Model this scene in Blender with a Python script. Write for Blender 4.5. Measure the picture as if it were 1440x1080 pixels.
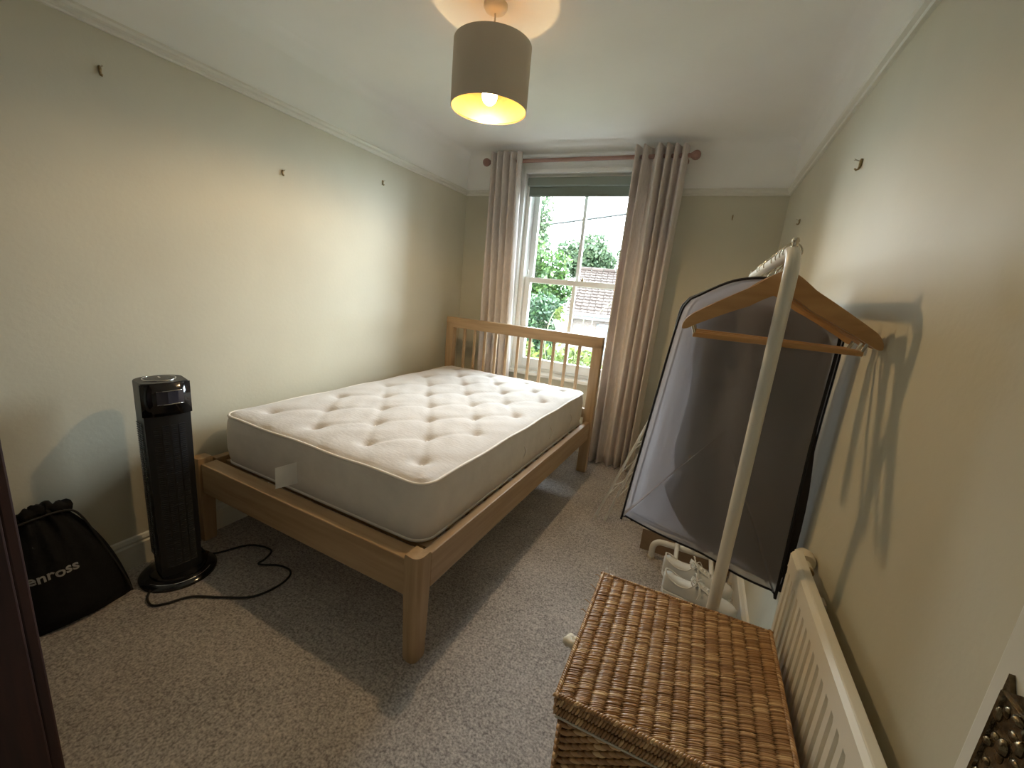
import bpy, bmesh, math, random
from mathutils import Vector, Matrix

for o in list(bpy.data.objects):
    bpy.data.objects.remove(o)
scene = bpy.context.scene
COL = scene.collection
PI = math.pi

# ------------------------------------------------------------------ camera
YAW, PITCH, ROLL = .4091, .2278, .0928
CAM = Vector((2.0857, .7672, 1.3454))
FPX = 588.33
fwd = Vector((-math.sin(YAW)*math.cos(PITCH), math.cos(YAW)*math.cos(PITCH), -math.sin(PITCH)))
rgt = Vector((math.cos(YAW), math.sin(YAW), 0))
upv = rgt.cross(fwd)
r2 = math.cos(ROLL)*rgt + math.sin(ROLL)*upv
u2 = -math.sin(ROLL)*rgt + math.cos(ROLL)*upv
cam_data = bpy.data.cameras.new('camera')
cam = bpy.data.objects.new('camera', cam_data)
COL.objects.link(cam)
cam.matrix_world = Matrix((( r2.x, u2.x, -fwd.x, CAM.x),
                           ( r2.y, u2.y, -fwd.y, CAM.y),
                           ( r2.z, u2.z, -fwd.z, CAM.z),
                           (0, 0, 0, 1)))
cam_data.sensor_width = 36
cam_data.lens = FPX/1440*36
cam_data.clip_start = .02
cam_data.clip_end = 300
scene.camera = cam

# ------------------------------------------------------------------ world, exposure
world = bpy.data.worlds.new('overcast_sky')
scene.world = world
world.use_nodes = True
bgn = world.node_tree.nodes['Background']
bgn.inputs['Color'].default_value = (.86, .93, 1.0, 1)
bgn.inputs['Strength'].default_value = 25.0
vs = scene.view_settings
vs.view_transform = 'Standard'
vs.look = 'None'
vs.gamma = 1
vs.exposure = 0.56
vs.use_curve_mapping = False
scene.cycles.diffuse_bounces = 8
scene.cycles.max_bounces = 14

# room dimensions
W, L, HR, HC = 2.46, 4.19, 2.086, 2.425
YN = .45                      # inner face of the near wall (doorway wall)
OX0, OX1, OZ0, OZ1 = .575, 1.545, .63, 2.25   # window opening

# a portal in the window opening guides daylight sampling
pl = bpy.data.lights.new('window_portal', 'AREA')
pl.shape = 'RECTANGLE'; pl.size = OX1-OX0; pl.size_y = OZ1-OZ0
pl.cycles.is_portal = True
po = bpy.data.objects.new('window_portal', pl)
po.location = ((OX0+OX1)/2, L+.30, (OZ0+OZ1)/2)
po.rotation_euler = (-PI/2, 0, 0)
COL.objects.link(po)

# ------------------------------------------------------------------ materials
def _nt(name):
    m = bpy.data.materials.new(name); m.use_nodes = True
    nt = m.node_tree
    return m, nt, nt.nodes, nt.links, nt.nodes['Principled BSDF']

def mat(name, col, rough=.6, metal=0, spec=.5, noise=0, nscale=20, bump=0, bscale=200, bdist=.002,
        coat=0, sheen=0, emis=None, estr=0, stretch=None, detail=3):
    m, nt, N, K, P = _nt(name)
    P.inputs['Base Color'].default_value = (*col, 1)
    P.inputs['Roughness'].default_value = rough
    P.inputs['Metallic'].default_value = metal
    P.inputs['Specular IOR Level'].default_value = spec
    P.inputs['Coat Weight'].default_value = coat
    P.inputs['Sheen Weight'].default_value = sheen
    if emis:
        P.inputs['Emission Color'].default_value = (*emis, 1)
        P.inputs['Emission Strength'].default_value = estr
    tc = N.new('ShaderNodeTexCoord')
    vec = tc.outputs['Object']
    if stretch:
        mp = N.new('ShaderNodeMapping'); mp.inputs['Scale'].default_value = stretch
        K.new(vec, mp.inputs['Vector']); vec = mp.outputs['Vector']
    if noise:
        n = N.new('ShaderNodeTexNoise'); n.inputs['Scale'].default_value = nscale
        n.inputs['Detail'].default_value = detail
        K.new(vec, n.inputs['Vector'])
        mx = N.new('ShaderNodeMix'); mx.data_type = 'RGBA'
        a = tuple(max(0, c*(1-noise)) for c in col); b = tuple(min(1, c*(1+noise)) for c in col)
        mx.inputs['A'].default_value = (*a, 1); mx.inputs['B'].default_value = (*b, 1)
        rp = N.new('ShaderNodeMapRange'); rp.inputs[1].default_value = .3; rp.inputs[2].default_value = .7
        K.new(n.outputs['Fac'], rp.inputs[0]); K.new(rp.outputs[0], mx.inputs['Factor'])
        K.new(mx.outputs['Result'], P.inputs['Base Color'])
    if bump:
        n2 = N.new('ShaderNodeTexNoise'); n2.inputs['Scale'].default_value = bscale
        n2.inputs['Detail'].default_value = 4
        K.new(vec, n2.inputs['Vector'])
        b = N.new('ShaderNodeBump'); b.inputs['Strength'].default_value = bump
        b.inputs['Distance'].default_value = bdist
        K.new(n2.outputs['Fac'], b.inputs['Height']); K.new(b.outputs['Normal'], P.inputs['Normal'])
    return m

def island_mat(name, stops, rough=.5, spec=.4, trans=0):
    """colour varies from piece to piece (strands, leaves, tiles)"""
    m, nt, N, K, P = _nt(name)
    g = N.new('ShaderNodeNewGeometry')
    r = N.new('ShaderNodeValToRGB')
    el = r.color_ramp.elements
    while len(el) < len(stops): el.new(.5)
    for e, (p, c) in zip(el, stops):
        e.position = p; e.color = (*c, 1)
    K.new(g.outputs['Random Per Island'], r.inputs['Fac'])
    K.new(r.outputs['Color'], P.inputs['Base Color'])
    P.inputs['Roughness'].default_value = rough
    P.inputs['Specular IOR Level'].default_value = spec
    if trans:
        t = N.new('ShaderNodeBsdfTranslucent'); K.new(r.outputs['Color'], t.inputs['Color'])
        ms = N.new('ShaderNodeMixShader'); ms.inputs[0].default_value = trans
        out = N['Material Output']
        K.new(P.outputs[0], ms.inputs[1]); K.new(t.outputs[0], ms.inputs[2]); K.new(ms.outputs[0], out.inputs[0])
    return m

def wood_mat(name, c1, c2, rough=.42, scale=(1, 1, 1), coat=.1):
    m, nt, N, K, P = _nt(name)
    tc = N.new('ShaderNodeTexCoord'); mp = N.new('ShaderNodeMapping')
    mp.inputs['Scale'].default_value = scale
    K.new(tc.outputs['Object'], mp.inputs['Vector'])
    n = N.new('ShaderNodeTexNoise'); n.inputs['Scale'].default_value = 9; n.inputs['Detail'].default_value = 5
    n.inputs['Distortion'].default_value = .4
    K.new(mp.outputs[0], n.inputs['Vector'])
    r = N.new('ShaderNodeValToRGB')
    r.color_ramp.elements[0].position = .32; r.color_ramp.elements[0].color = (*c1, 1)
    r.color_ramp.elements[1].position = .68; r.color_ramp.elements[1].color = (*c2, 1)
    K.new(n.outputs['Fac'], r.inputs['Fac']); K.new(r.outputs['Color'], P.inputs['Base Color'])
    b = N.new('ShaderNodeBump'); b.inputs['Strength'].default_value = .08; b.inputs['Distance'].default_value = .001
    K.new(n.outputs['Fac'], b.inputs['Height']); K.new(b.outputs['Normal'], P.inputs['Normal'])
    P.inputs['Roughness'].default_value = rough
    P.inputs['Coat Weight'].default_value = coat
    return m

def carpet_mat():
    m, nt, N, K, P = _nt('carpet')
    tc = N.new('ShaderNodeTexCoord')
    n = N.new('ShaderNodeTexNoise'); n.inputs['Scale'].default_value = 130; n.inputs['Detail'].default_value = 3
    n2 = N.new('ShaderNodeTexNoise'); n2.inputs['Scale'].default_value = 55; n2.inputs['Detail'].default_value = 3
    n3 = N.new('ShaderNodeTexNoise'); n3.inputs['Scale'].default_value = 5; n3.inputs['Detail'].default_value = 3
    for q in (n, n2, n3): K.new(tc.outputs['Object'], q.inputs['Vector'])
    r = N.new('ShaderNodeValToRGB')
    el = r.color_ramp.elements
    el[0].position = .38; el[0].color = (.20, .180, .172, 1)
    el[1].position = .62; el[1].color = (.58, .535, .505, 1)
    md = N.new('ShaderNodeMath'); md.operation = 'MULTIPLY_ADD'; md.inputs[1].default_value = .55; md.inputs[2].default_value = 0
    K.new(n.outputs['Fac'], md.inputs[0])
    md2 = N.new('ShaderNodeMath'); md2.operation = 'MULTIPLY_ADD'; md2.inputs[1].default_value = .30
    K.new(n2.outputs['Fac'], md2.inputs[0]); K.new(md.outputs[0], md2.inputs[2])
    md3 = N.new('ShaderNodeMath'); md3.operation = 'MULTIPLY_ADD'; md3.inputs[1].default_value = .15
    K.new(n3.outputs['Fac'], md3.inputs[0]); K.new(md2.outputs[0], md3.inputs[2])
    K.new(md3.outputs[0], r.inputs['Fac']); K.new(r.outputs['Color'], P.inputs['Base Color'])
    b = N.new('ShaderNodeBump'); b.inputs['Strength'].default_value = .7; b.inputs['Distance'].default_value = .006
    K.new(md3.outputs[0], b.inputs['Height']); K.new(b.outputs['Normal'], P.inputs['Normal'])
    P.inputs['Roughness'].default_value = .95
    P.inputs['Specular IOR Level'].default_value = .1
    P.inputs['Sheen Weight'].default_value = .15
    return m

def glass_mat(name='window_glass', tint=(.97, 1, .99), refl=.06):
    m, nt, N, K, P = _nt(name)
    N.remove(P)
    t = N.new('ShaderNodeBsdfTransparent'); t.inputs[0].default_value = (*tint, 1)
    g = N.new('ShaderNodeBsdfGlossy'); g.inputs['Roughness'].default_value = .02
    fr = N.new('ShaderNodeFresnel'); fr.inputs[0].default_value = 1.35
    ms = N.new('ShaderNodeMixShader')
    K.new(fr.outputs[0], ms.inputs[0]); K.new(t.outputs[0], ms.inputs[1]); K.new(g.outputs[0], ms.inputs[2])
    K.new(ms.outputs[0], N['Material Output'].inputs[0])
    return m

def film_mat(name, col, clear=.35, translucent=.5, rough=.25):
    """thin plastic film: part clear, part milky"""
    m, nt, N, K, P = _nt(name)
    P.inputs['Base Color'].default_value = (*col, 1); P.inputs['Roughness'].default_value = rough
    P.inputs['Specular IOR Level'].default_value = .7
    tl = N.new('ShaderNodeBsdfTranslucent'); tl.inputs[0].default_value = (*col, 1)
    tp = N.new('ShaderNodeBsdfTransparent'); tp.inputs[0].default_value = (.95, .95, .97, 1)
    tc = N.new('ShaderNodeTexCoord'); n = N.new('ShaderNodeTexNoise'); n.inputs['Scale'].default_value = 9
    n.inputs['Detail'].default_value = 3; n.inputs['Distortion'].default_value = .6
    K.new(tc.outputs['Object'], n.inputs['Vector'])
    b = N.new('ShaderNodeBump'); b.inputs['Strength'].default_value = .35; b.inputs['Distance'].default_value = .02
    K.new(n.outputs['Fac'], b.inputs['Height']); K.new(b.outputs['Normal'], P.inputs['Normal'])
    a = N.new('ShaderNodeMixShader'); a.inputs[0].default_value = translucent
    K.new(P.outputs[0], a.inputs[1]); K.new(tl.outputs[0], a.inputs[2])
    c = N.new('ShaderNodeMixShader'); c.inputs[0].default_value = clear
    K.new(a.outputs[0], c.inputs[1]); K.new(tp.outputs[0], c.inputs[2])
    K.new(c.outputs[0], N['Material Output'].inputs[0])
    return m

def fabric_shade_mat():
    """lamp shade cloth outside, pale lining inside"""
    m, nt, N, K, P = _nt('shade_cloth')
    P.inputs['Base Color'].default_value = (.56, .50, .42, 1)
    P.inputs['Roughness'].default_value = .85
    tc = N.new('ShaderNodeTexCoord'); n = N.new('ShaderNodeTexNoise'); n.inputs['Scale'].default_value = 300
    K.new(tc.outputs['Object'], n.inputs['Vector'])
    b = N.new('ShaderNodeBump'); b.inputs['Strength'].default_value = .3; b.inputs['Distance'].default_value = .001
    K.new(n.outputs['Fac'], b.inputs['Height']); K.new(b.outputs['Normal'], P.inputs['Normal'])
    return m

def brick_mat():
    m, nt, N, K, P = _nt('house_brick')
    tc = N.new('ShaderNodeTexCoord'); mp = N.new('ShaderNodeMapping')
    mp.inputs['Rotation'].default_value = (PI/2, 0, 0)
    K.new(tc.outputs['Object'], mp.inputs['Vector'])
    br = N.new('ShaderNodeTexBrick')
    br.inputs['Color1'].default_value = (.095, .070, .060, 1); br.inputs['Color2'].default_value = (.075, .055, .048, 1)
    br.inputs['Mortar'].default_value = (.11, .10, .09, 1); br.inputs['Scale'].default_value = 4.4
    K.new(mp.outputs[0], br.inputs['Vector']); K.new(br.outputs['Color'], P.inputs['Base Color'])
    P.inputs['Roughness'].default_value = .9
    return m

M = {}
M['wall'] = mat('sage_wall_paint', (.60, .572, .462), .5, noise=.03, nscale=3, bump=.12, bscale=60, bdist=.004, spec=.3)
M['white_paint'] = mat('white_ceiling_paint', (.89, .89, .87), .8, noise=.02, nscale=3, bump=.08, bscale=40, bdist=.004, spec=.2)
M['gloss'] = mat('white_gloss_paint', (.74, .73, .66), .32, noise=.02, nscale=8, bump=.05, bscale=30)
M['upvc'] = mat('white_window_paint', (.80, .81, .80), .3)
M['carpet'] = carpet_mat()
M['oak_x'] = wood_mat('oak_veneer_across', (.36, .235, .125), (.46, .315, .18), scale=(.35, 5, 5))
M['oak_y'] = wood_mat('oak_veneer_along', (.36, .235, .125), (.46, .315, .18), scale=(5, .35, 5))
M['oak_z'] = wood_mat('oak_veneer_upright', (.36, .235, .125), (.46, .315, .18), scale=(5, 5, .35))
M['hanger'] = wood_mat('hanger_beech', (.44, .235, .085), (.56, .32, .125), rough=.3, scale=(.6, 8, 4), coat=.4)
M['mahogany'] = wood_mat('mahogany', (.018, .006, .006), (.040, .013, .010), rough=.55, scale=(6, 6, .4), coat=0)
M['ticking'] = mat('mattress_ticking', (.63, .59, .57), .85, noise=.025, nscale=9, bump=.22, bscale=35, bdist=.006, spec=.2, sheen=.2, stretch=(1, 2.2, 1))
M['ticking_side'] = mat('mattress_border', (.76, .71, .65), .85, noise=.04, nscale=14, bump=.3, bscale=26, bdist=.005, spec=.2)
M['piping'] = mat('mattress_piping', (.84, .79, .73), .7)
M['tuft'] = mat('tuft_felt', (.82, .76, .70), .9)
M['paper'] = mat('paper_label', (.80, .80, .78), .6)
M['black_gloss'] = mat('black_gloss_plastic', (.008, .008, .010), .12, spec=.6)
M['black'] = mat('black_satin_plastic', (.013, .013, .014), .38)
M['slot'] = mat('grille_louvre', (.06, .062, .07), .25)
M['display'] = mat('display_window', (.035, .037, .060), .08, coat=.6)
M['chrome'] = mat('chrome', (.75, .75, .76), .15, metal=1)
M['steel'] = mat('hook_steel', (.62, .58, .50), .25, metal=1)
M['alu'] = mat('aluminium_tube', (.80, .80, .78), .38, metal=.6)
M['rubber'] = mat('black_rubber', (.012, .011, .010), .6)
M['nylon'] = mat('black_nylon', (.007, .007, .008), .75, bump=.5, bscale=30, bdist=.01, spec=.25)
M['print'] = mat('grey_print', (.34, .34, .34), .7)
M['white_metal'] = mat('white_powder_coat', (.72, .71, .66), .35)
M['curtain'] = mat('curtain_cloth', (.78, .72, .69), .9, noise=.10, nscale=90, bump=.3, bscale=260, bdist=.001, spec=.1, sheen=.2, stretch=(1, 1, .25))
def add_translucency(m, col, fac):
    nt = m.node_tree; N = nt.nodes; K = nt.links
    t = N.new('ShaderNodeBsdfTranslucent'); t.inputs[0].default_value = (*col, 1)
    ms = N.new('ShaderNodeMixShader'); ms.inputs[0].default_value = fac
    K.new(N['Principled BSDF'].outputs[0], ms.inputs[1]); K.new(t.outputs[0], ms.inputs[2]); K.new(ms.outputs[0], N['Material Output'].inputs[0])
add_translucency(M['curtain'], (.66, .58, .52), .18)
M['pole'] = wood_mat('curtain_pole_wood', (.29, .165, .14), (.36, .21, .18), scale=(.3, 6, 6))
M['blind'] = mat('blind_cloth', (.20, .235, .205), .85, noise=.04, nscale=120)
M['blind_case'] = mat('blind_cassette', (.25, .29, .26), .5)
M['shade_out'] = fabric_shade_mat()
M['shade_in'] = mat('shade_lining', (.17, .098, .026), .45, noise=.12, nscale=60)
M['bulb'] = mat('lit_bulb', (1, .9, .7), .3, emis=(1.0, .68, .34), estr=580)
M['cream_plastic'] = mat('cream_plastic', (.72, .66, .54), .4)
M['brass'] = mat('dull_brass', (.36, .27, .15), .4, metal=.9, noise=.3, nscale=200)
M['bronze'] = mat('antique_bronze', (.17, .13, .075), .24, metal=.85, noise=.5, nscale=90, bump=.5, bscale=140, bdist=.003)
M['film_dark'] = film_mat('smoky_film', (.66, .645, .68), clear=.34, translucent=.62)
M['film_clear'] = film_mat('clear_film', (.62, .66, .64), clear=.45, translucent=.5, rough=.15)
M['binding'] = mat('black_binding', (.010, .009, .012), .7)
M['coat'] = mat('dark_wool', (.030, .024, .024), .9, noise=.25, nscale=7, bump=.3, bscale=160, bdist=.002, sheen=.2)
M['canvas'] = mat('shoe_canvas', (.62, .61, .57), .85, bump=.2, bscale=300, bdist=.001)
M['sole'] = mat('shoe_sole', (.74, .73, .69), .5)
M['lace'] = mat('shoe_lace', (.72, .69, .63), .8)
M['shoe_in'] = mat('shoe_insole', (.42, .37, .31), .9)
M['card'] = mat('brown_cardboard', (.26, .18, .115), .8, noise=.08, nscale=30)
M['tape'] = mat('pale_card_top', (.55, .48, .38), .7)
M['seagrass'] = island_mat('seagrass_strand', [(0, (0.2970, 0.1553, 0.0648)), (.5, (0.4455, 0.2497, 0.1080)), (.85, (0.5805, 0.3578, 0.1688)), (1, (0.7830, 0.5535, 0.2970))], .38, .6)
M['basket_core'] = mat('basket_core', (.13, .070, .030), .8, noise=.3, nscale=60)
M['liner'] = mat('cotton_liner', (.70, .66, .56), .9)
M['radiator'] = mat('radiator_enamel', (.82, .78, .67), .35, noise=.02, nscale=12)
M['leaf_mid'] = island_mat('leaf_mid_green', [(0, (0.0153, 0.0382, 0.0102)), (.5, (0.0331, 0.0714, 0.0163)), (1, (0.0663, 0.1096, 0.0281))], .5, .4, .35)
M['leaf_pale'] = island_mat('leaf_grey_green', [(0, (0.0229, 0.0433, 0.0204)), (.5, (0.0433, 0.0714, 0.0357)), (1, (0.0765, 0.1020, 0.0510))], .5, .4, .35)
M['leaf_dark'] = island_mat('leaf_dark_green', [(0, (0.0078, 0.0234, 0.0104)), (.5, (0.0169, 0.0423, 0.0182)), (1, (0.0390, 0.0748, 0.0292))], .5, .4, .25)
M['leaf_lime'] = island_mat('leaf_lime_green', [(0, (0.0314, 0.0529, 0.0087)), (.5, (0.0588, 0.0823, 0.0137)), (1, (0.1019, 0.1176, 0.0274))], .5, .4, .4)
M['bark'] = mat('bark', (.10, .075, .05), .9, noise=.3, nscale=12)
M['tendril'] = mat('pale_green_stem', (0.1260, 0.1330, 0.0700), .6)
M['tile'] = island_mat('roof_tile', [(0, (0.0176, 0.0111, 0.0085)), (.5, (0.0241, 0.0163, 0.0130)), (1, (0.0312, 0.0227, 0.0188))], .85, .2)
M['brick'] = brick_mat()
M['grass'] = mat('lawn', (0.0240, 0.0440, 0.0120), .9, noise=.35, nscale=3)
M['house_trim'] = mat('darkened_white_trim', (.10, .10, .10), .5)  # white trim, colour darkened to offset the strong sky light
M['far_glass'] = mat('far_window_glass', (0.0816, 0.1152, 0.1296), .1, spec=.8)
M['wire'] = mat('overhead_wire', (0.0030, 0.0030, 0.0033), .6)
M['glass'] = glass_mat()
M['filler'] = mat('wall_filler', (.62, .60, .53), .8)

# ------------------------------------------------------------------ helpers
class MB:
    def __init__(s): s.v = []; s.f = []; s.mi = []
    def add(s, vs, fs, mi=0):
        b = len(s.v); s.v += [tuple(p) for p in vs]
        s.f += [tuple(i+b for i in f) for f in fs]; s.mi += [mi]*len(fs)
        return s
    def box(s, x0, x1, y0, y1, z0, z1, mi=0, T=None):
        vs = [Vector(p) for p in ((x0,y0,z0),(x1,y0,z0),(x1,y1,z0),(x0,y1,z0),(x0,y0,z1),(x1,y0,z1),(x1,y1,z1),(x0,y1,z1))]
        if T: vs = [T @ p for p in vs]
        return s.add(vs, [(0,3,2,1),(4,5,6,7),(0,1,5,4),(1,2,6,5),(2,3,7,6),(3,0,4,7)], mi)
    def prism(s, poly, a0, a1, axis='y', mi=0, T=None):
        """poly: 2d points; axis = extrusion axis ('x': poly is (y,z); 'y': (x,z); 'z': (x,y))"""
        def P(p, a):
            return {'x': (a, p[0], p[1]), 'y': (p[0], a, p[1]), 'z': (p[0], p[1], a)}[axis]
        n = len(poly)
        vs = [Vector(P(p, a0)) for p in poly] + [Vector(P(p, a1)) for p in poly]
        if T: vs = [T @ p for p in vs]
        fs = [tuple(range(n))[::-1], tuple(range(n, 2*n))]
        fs += [(i, (i+1) % n, n+(i+1) % n, n+i) for i in range(n)]
        return s.add(vs, fs, mi)
    def tube(s, pts, r, n=8, closed=False, mi=0, caps=True):
        pts = [Vector(p) for p in pts]; k = len(pts)
        rr = r if isinstance(r, (list, tuple)) else [r]*k
        T = []
        for i in range(k):
            a = pts[(i-1) % k] if (closed or i > 0) else pts[i]
            b = pts[(i+1) % k] if (closed or i < k-1) else pts[i]
            t = (b-a); T.append(t.normalized() if t.length > 1e-9 else Vector((0, 0, 1)))
        u = T[0].orthogonal().normalized(); vs = []
        for i in range(k):
            u = (u - T[i]*u.dot(T[i]))
            u = u.normalized() if u.length > 1e-6 else T[i].orthogonal().normalized()
            w = T[i].cross(u)
            for j in range(n):
                a = 2*PI*j/n
                vs.append(pts[i] + (u*math.cos(a)+w*math.sin(a))*rr[i])
        fs = []
        for i in range(k if closed else k-1):
            i2 = (i+1) % k
            fs += [(i*n+j, i*n+(j+1) % n, i2*n+(j+1) % n, i2*n+j) for j in range(n)]
        if not closed and caps:
            fs += [tuple(range(n))[::-1], tuple(range((k-1)*n, k*n))]
        return s.add(vs, fs, mi)
    def lathe(s, prof, n=24, c=(0, 0, 0), mi=0, axis='z', sx=1, sy=1):
        """prof: list of (r, h)"""
        vs = []
        for r, h in prof:
            for j in range(n):
                a = 2*PI*j/n; x, y = r*math.cos(a)*sx, r*math.sin(a)*sy
                p = {'z': (x, y, h), 'x': (h, x, y), 'y': (x, h, y)}[axis]
                vs.append((c[0]+p[0], c[1]+p[1], c[2]+p[2]))
        k = len(prof)
        fs = [(i*n+j, i*n+(j+1) % n, (i+1)*n+(j+1) % n, (i+1)*n+j) for i in range(k-1) for j in range(n)]
        if prof[0][0] > 1e-6: fs.append(tuple(range(n))[::-1])
        if prof[-1][0] > 1e-6: fs.append(tuple(range((k-1)*n, k*n)))
        return s.add(vs, fs, mi)
    def ball(s, c, r, n=8, k=5, mi=0, T=None):
        rx, ry, rz = r if isinstance(r, (tuple, list)) else (r, r, r)
        vs = []
        for i in range(1, k):
            t = PI*i/k
            for j in range(n):
                a = 2*PI*j/n
                vs.append(Vector((rx*math.sin(t)*math.cos(a), ry*math.sin(t)*math.sin(a), rz*math.cos(t))))
        vs += [Vector((0, 0, rz)), Vector((0, 0, -rz))]
        if T: vs = [T @ p for p in vs]
        vs = [p+Vector(c) for p in vs]
        a, b = (k-1)*n, (k-1)*n+1
        fs = [(i*n+j, (i+1)*n+j, (i+1)*n+(j+1) % n, i*n+(j+1) % n) for i in range(k-2) for j in range(n)]
        fs += [(a, j, (j+1) % n) for j in range(n)] + [(b, (k-2)*n+(j+1) % n, (k-2)*n+j) for j in range(n)]
        return s.add(vs, fs, mi)
    def build(s, name, mats, parent=None, smooth=False, bevel=0, seg=2, world=False, solid=0, fix=True):
        if not isinstance(mats, (list, tuple)): mats = [mats]
        vs = s.v
        if world and parent is not None:
            inv = parent.matrix_basis.inverted()
            vs = [tuple(inv @ Vector(p)) for p in vs]
        me = bpy.data.meshes.new(name)
        me.from_pydata(vs, [], s.f)
        for m in mats: me.materials.append(M[m] if isinstance(m, str) else m)
        if any(s.mi): me.polygons.foreach_set('material_index', s.mi)
        if fix:
            bm = bmesh.new(); bm.from_mesh(me)
            bmesh.ops.recalc_face_normals(bm, faces=bm.faces); bm.to_mesh(me); bm.free()
        if smooth:
            me.polygons.foreach_set('use_smooth', [True]*len(me.polygons))
            if smooth != 'all': me.set_sharp_from_angle(angle=math.radians(40))
        me.update()
        o = bpy.data.objects.new(name, me); COL.objects.link(o)
        if parent is not None: o.parent = parent
        if solid:
            md = o.modifiers.new('thickness', 'SOLIDIFY'); md.thickness = solid; md.offset = 0
        if bevel:
            md = o.modifiers.new('bevel', 'BEVEL'); md.width = bevel; md.segments = seg
            md.limit_method = 'ANGLE'; md.angle_limit = math.radians(50)
        return o

def tag(o, label=None, cat=None, group=None, kind=None):
    if label: o['label'] = label
    if cat: o['category'] = cat
    if group: o['group'] = group
    if kind: o['kind'] = kind
    return o

def thing(name, label, cat, loc=(0, 0, 0), rz=0, group=None):
    o = bpy.data.objects.new(name, None); COL.objects.link(o)
    o.location = loc; o.rotation_euler = (0, 0, rz); o.empty_display_size = .1
    o.matrix_basis = Matrix.Translation(loc) @ Matrix.Rotation(rz, 4, 'Z')
    return tag(o, label, cat, group)

def setting(name, label, cat):
    o = thing(name, label, cat); o['kind'] = 'structure'; return o

def copy_tree(o, parent=None):
    c = o.copy(); COL.objects.link(c)
    if parent is not None: c.parent = parent
    for ch in list(o.children): copy_tree(ch, c)
    return c

def share(src, name, parent, M4):
    o = src.copy(); COL.objects.link(o); o.name = name; o.parent = parent; o.matrix_basis = M4
    return o

def arc(c, r, a0, a1, n, plane='xz'):
    out = []
    for i in range(n+1):
        a = a0+(a1-a0)*i/n; p, q = r*math.cos(a), r*math.sin(a)
        out.append({'xz': (c[0]+p, c[1], c[2]+q), 'yz': (c[0], c[1]+p, c[2]+q), 'xy': (c[0]+p, c[1]+q, c[2])}[plane])
    return out

def smooth_path(pts, sub=6, closed=False):
    pts = [Vector(p) for p in pts]; n = len(pts); out = []
    rng = n if closed else n-1
    for i in range(rng):
        p0 = pts[(i-1) % n] if closed or i > 0 else pts[i]
        p1 = pts[i]; p2 = pts[(i+1) % n]
        p3 = pts[(i+2) % n] if closed or i+2 < n else pts[(i+1) % n]
        for k in range(sub):
            t = k/sub
            out.append(.5*((2*p1)+(p2-p0)*t+(2*p0-5*p1+4*p2-p3)*t*t+(3*p1-p0-3*p2+p3)*t**3))
    if not closed: out.append(pts[-1])
    return out

rnd = random.Random(7)

# ================================================================== THE ROOM
T_ = .22
m = MB(); m.box(-T_, W+T_, -.9, L+.001, -.12, 0)
tag(m.build('floor', 'carpet'), 'grey beige speckled carpet covering the bedroom floor', 'floor', kind='structure')

def wall_profile(m, x0, x1, y0, y1, z0=0, z1=HC):
    zr = HR+.025
    if z0 < zr: m.box(x0, x1, y0, y1, z0, min(z1, zr), 0)
    if z1 > zr: m.box(x0, x1, y0, y1, max(z0, zr), z1, 1)

m = MB(); wall_profile(m, -T_, 0, YN-.12, L+.3)
wl = tag(m.build('wall_left', ['wall', 'white_paint']), 'long sage painted wall with white band above picture rail, beside the bed', 'wall', kind='structure')
p = MB(); p.lathe([(0, .0015), (.012, .0015), (.016, 0)], 14, (0, 3.915, .965), axis='x', sx=1, sy=1)
fp = p.build('filler_patch', 'filler', wl)
fp.scale = (1, 1, 1)
m = MB(); wall_profile(m, W, W+T_, YN-.12, L+.3)
tag(m.build('wall_right', ['wall', 'white_paint']), 'sage painted wall behind radiator and clothes rack', 'wall', kind='structure')
m = MB()
wall_profile(m, 0, OX0, L, L+.3); wall_profile(m, OX1, W, L, L+.3)
wall_profile(m, OX0, OX1, L, L+.3, 0, OZ0-.02); wall_profile(m, OX0, OX1, L, L+.3, OZ1, HC)
tag(m.build('wall_back', ['wall', 'white_paint']), 'sage painted end wall around the sash window', 'wall', kind='structure')
m = MB(); DX0, DX1, DZ = 1.56, 2.43, 2.02
wall_profile(m, 0, DX0, YN-.12, YN); wall_profile(m, DX1, W, YN-.12, YN); wall_profile(m, DX0, DX1, YN-.12, YN, DZ, HC)
tag(m.build('wall_front', ['wall', 'white_paint']), 'wall with the doorway opposite the window', 'wall', kind='structure')
m = MB(); m.box(-T_, 0, -.9, YN-.12, 0, HC); m.box(W, W+T_, -.9, YN-.12, 0, HC); m.box(-T_, W+T_, -1.0, -.9, 0, HC)
tag(m.build('wall_hall', 'white_paint'), 'plain landing walls outside the bedroom doorway', 'wall', kind='structure')
# ceiling with a small plaster cove
m = MB(); m.box(-T_, W+T_, -1.0, L+.3, HC, HC+.12)
cr = .07
def cove(m, axis, a0, a1, c0, sgn):
    poly = [(c0, HC)] + [(c0+sgn*cr*(1-math.cos(t)), HC-cr*(1-math.sin(t))) for t in [PI/2*i/6 for i in range(7)]]
    m.prism(poly, a0, a1, axis)
cove(m, 'y', YN, L, 0, 1); cove(m, 'y', YN, L, W, -1); cove(m, 'x', 0, W, L, -1)
tag(m.build('ceiling', 'white_paint', smooth=True), 'white plaster ceiling with softly rounded edges', 'ceiling', kind='structure')

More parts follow.
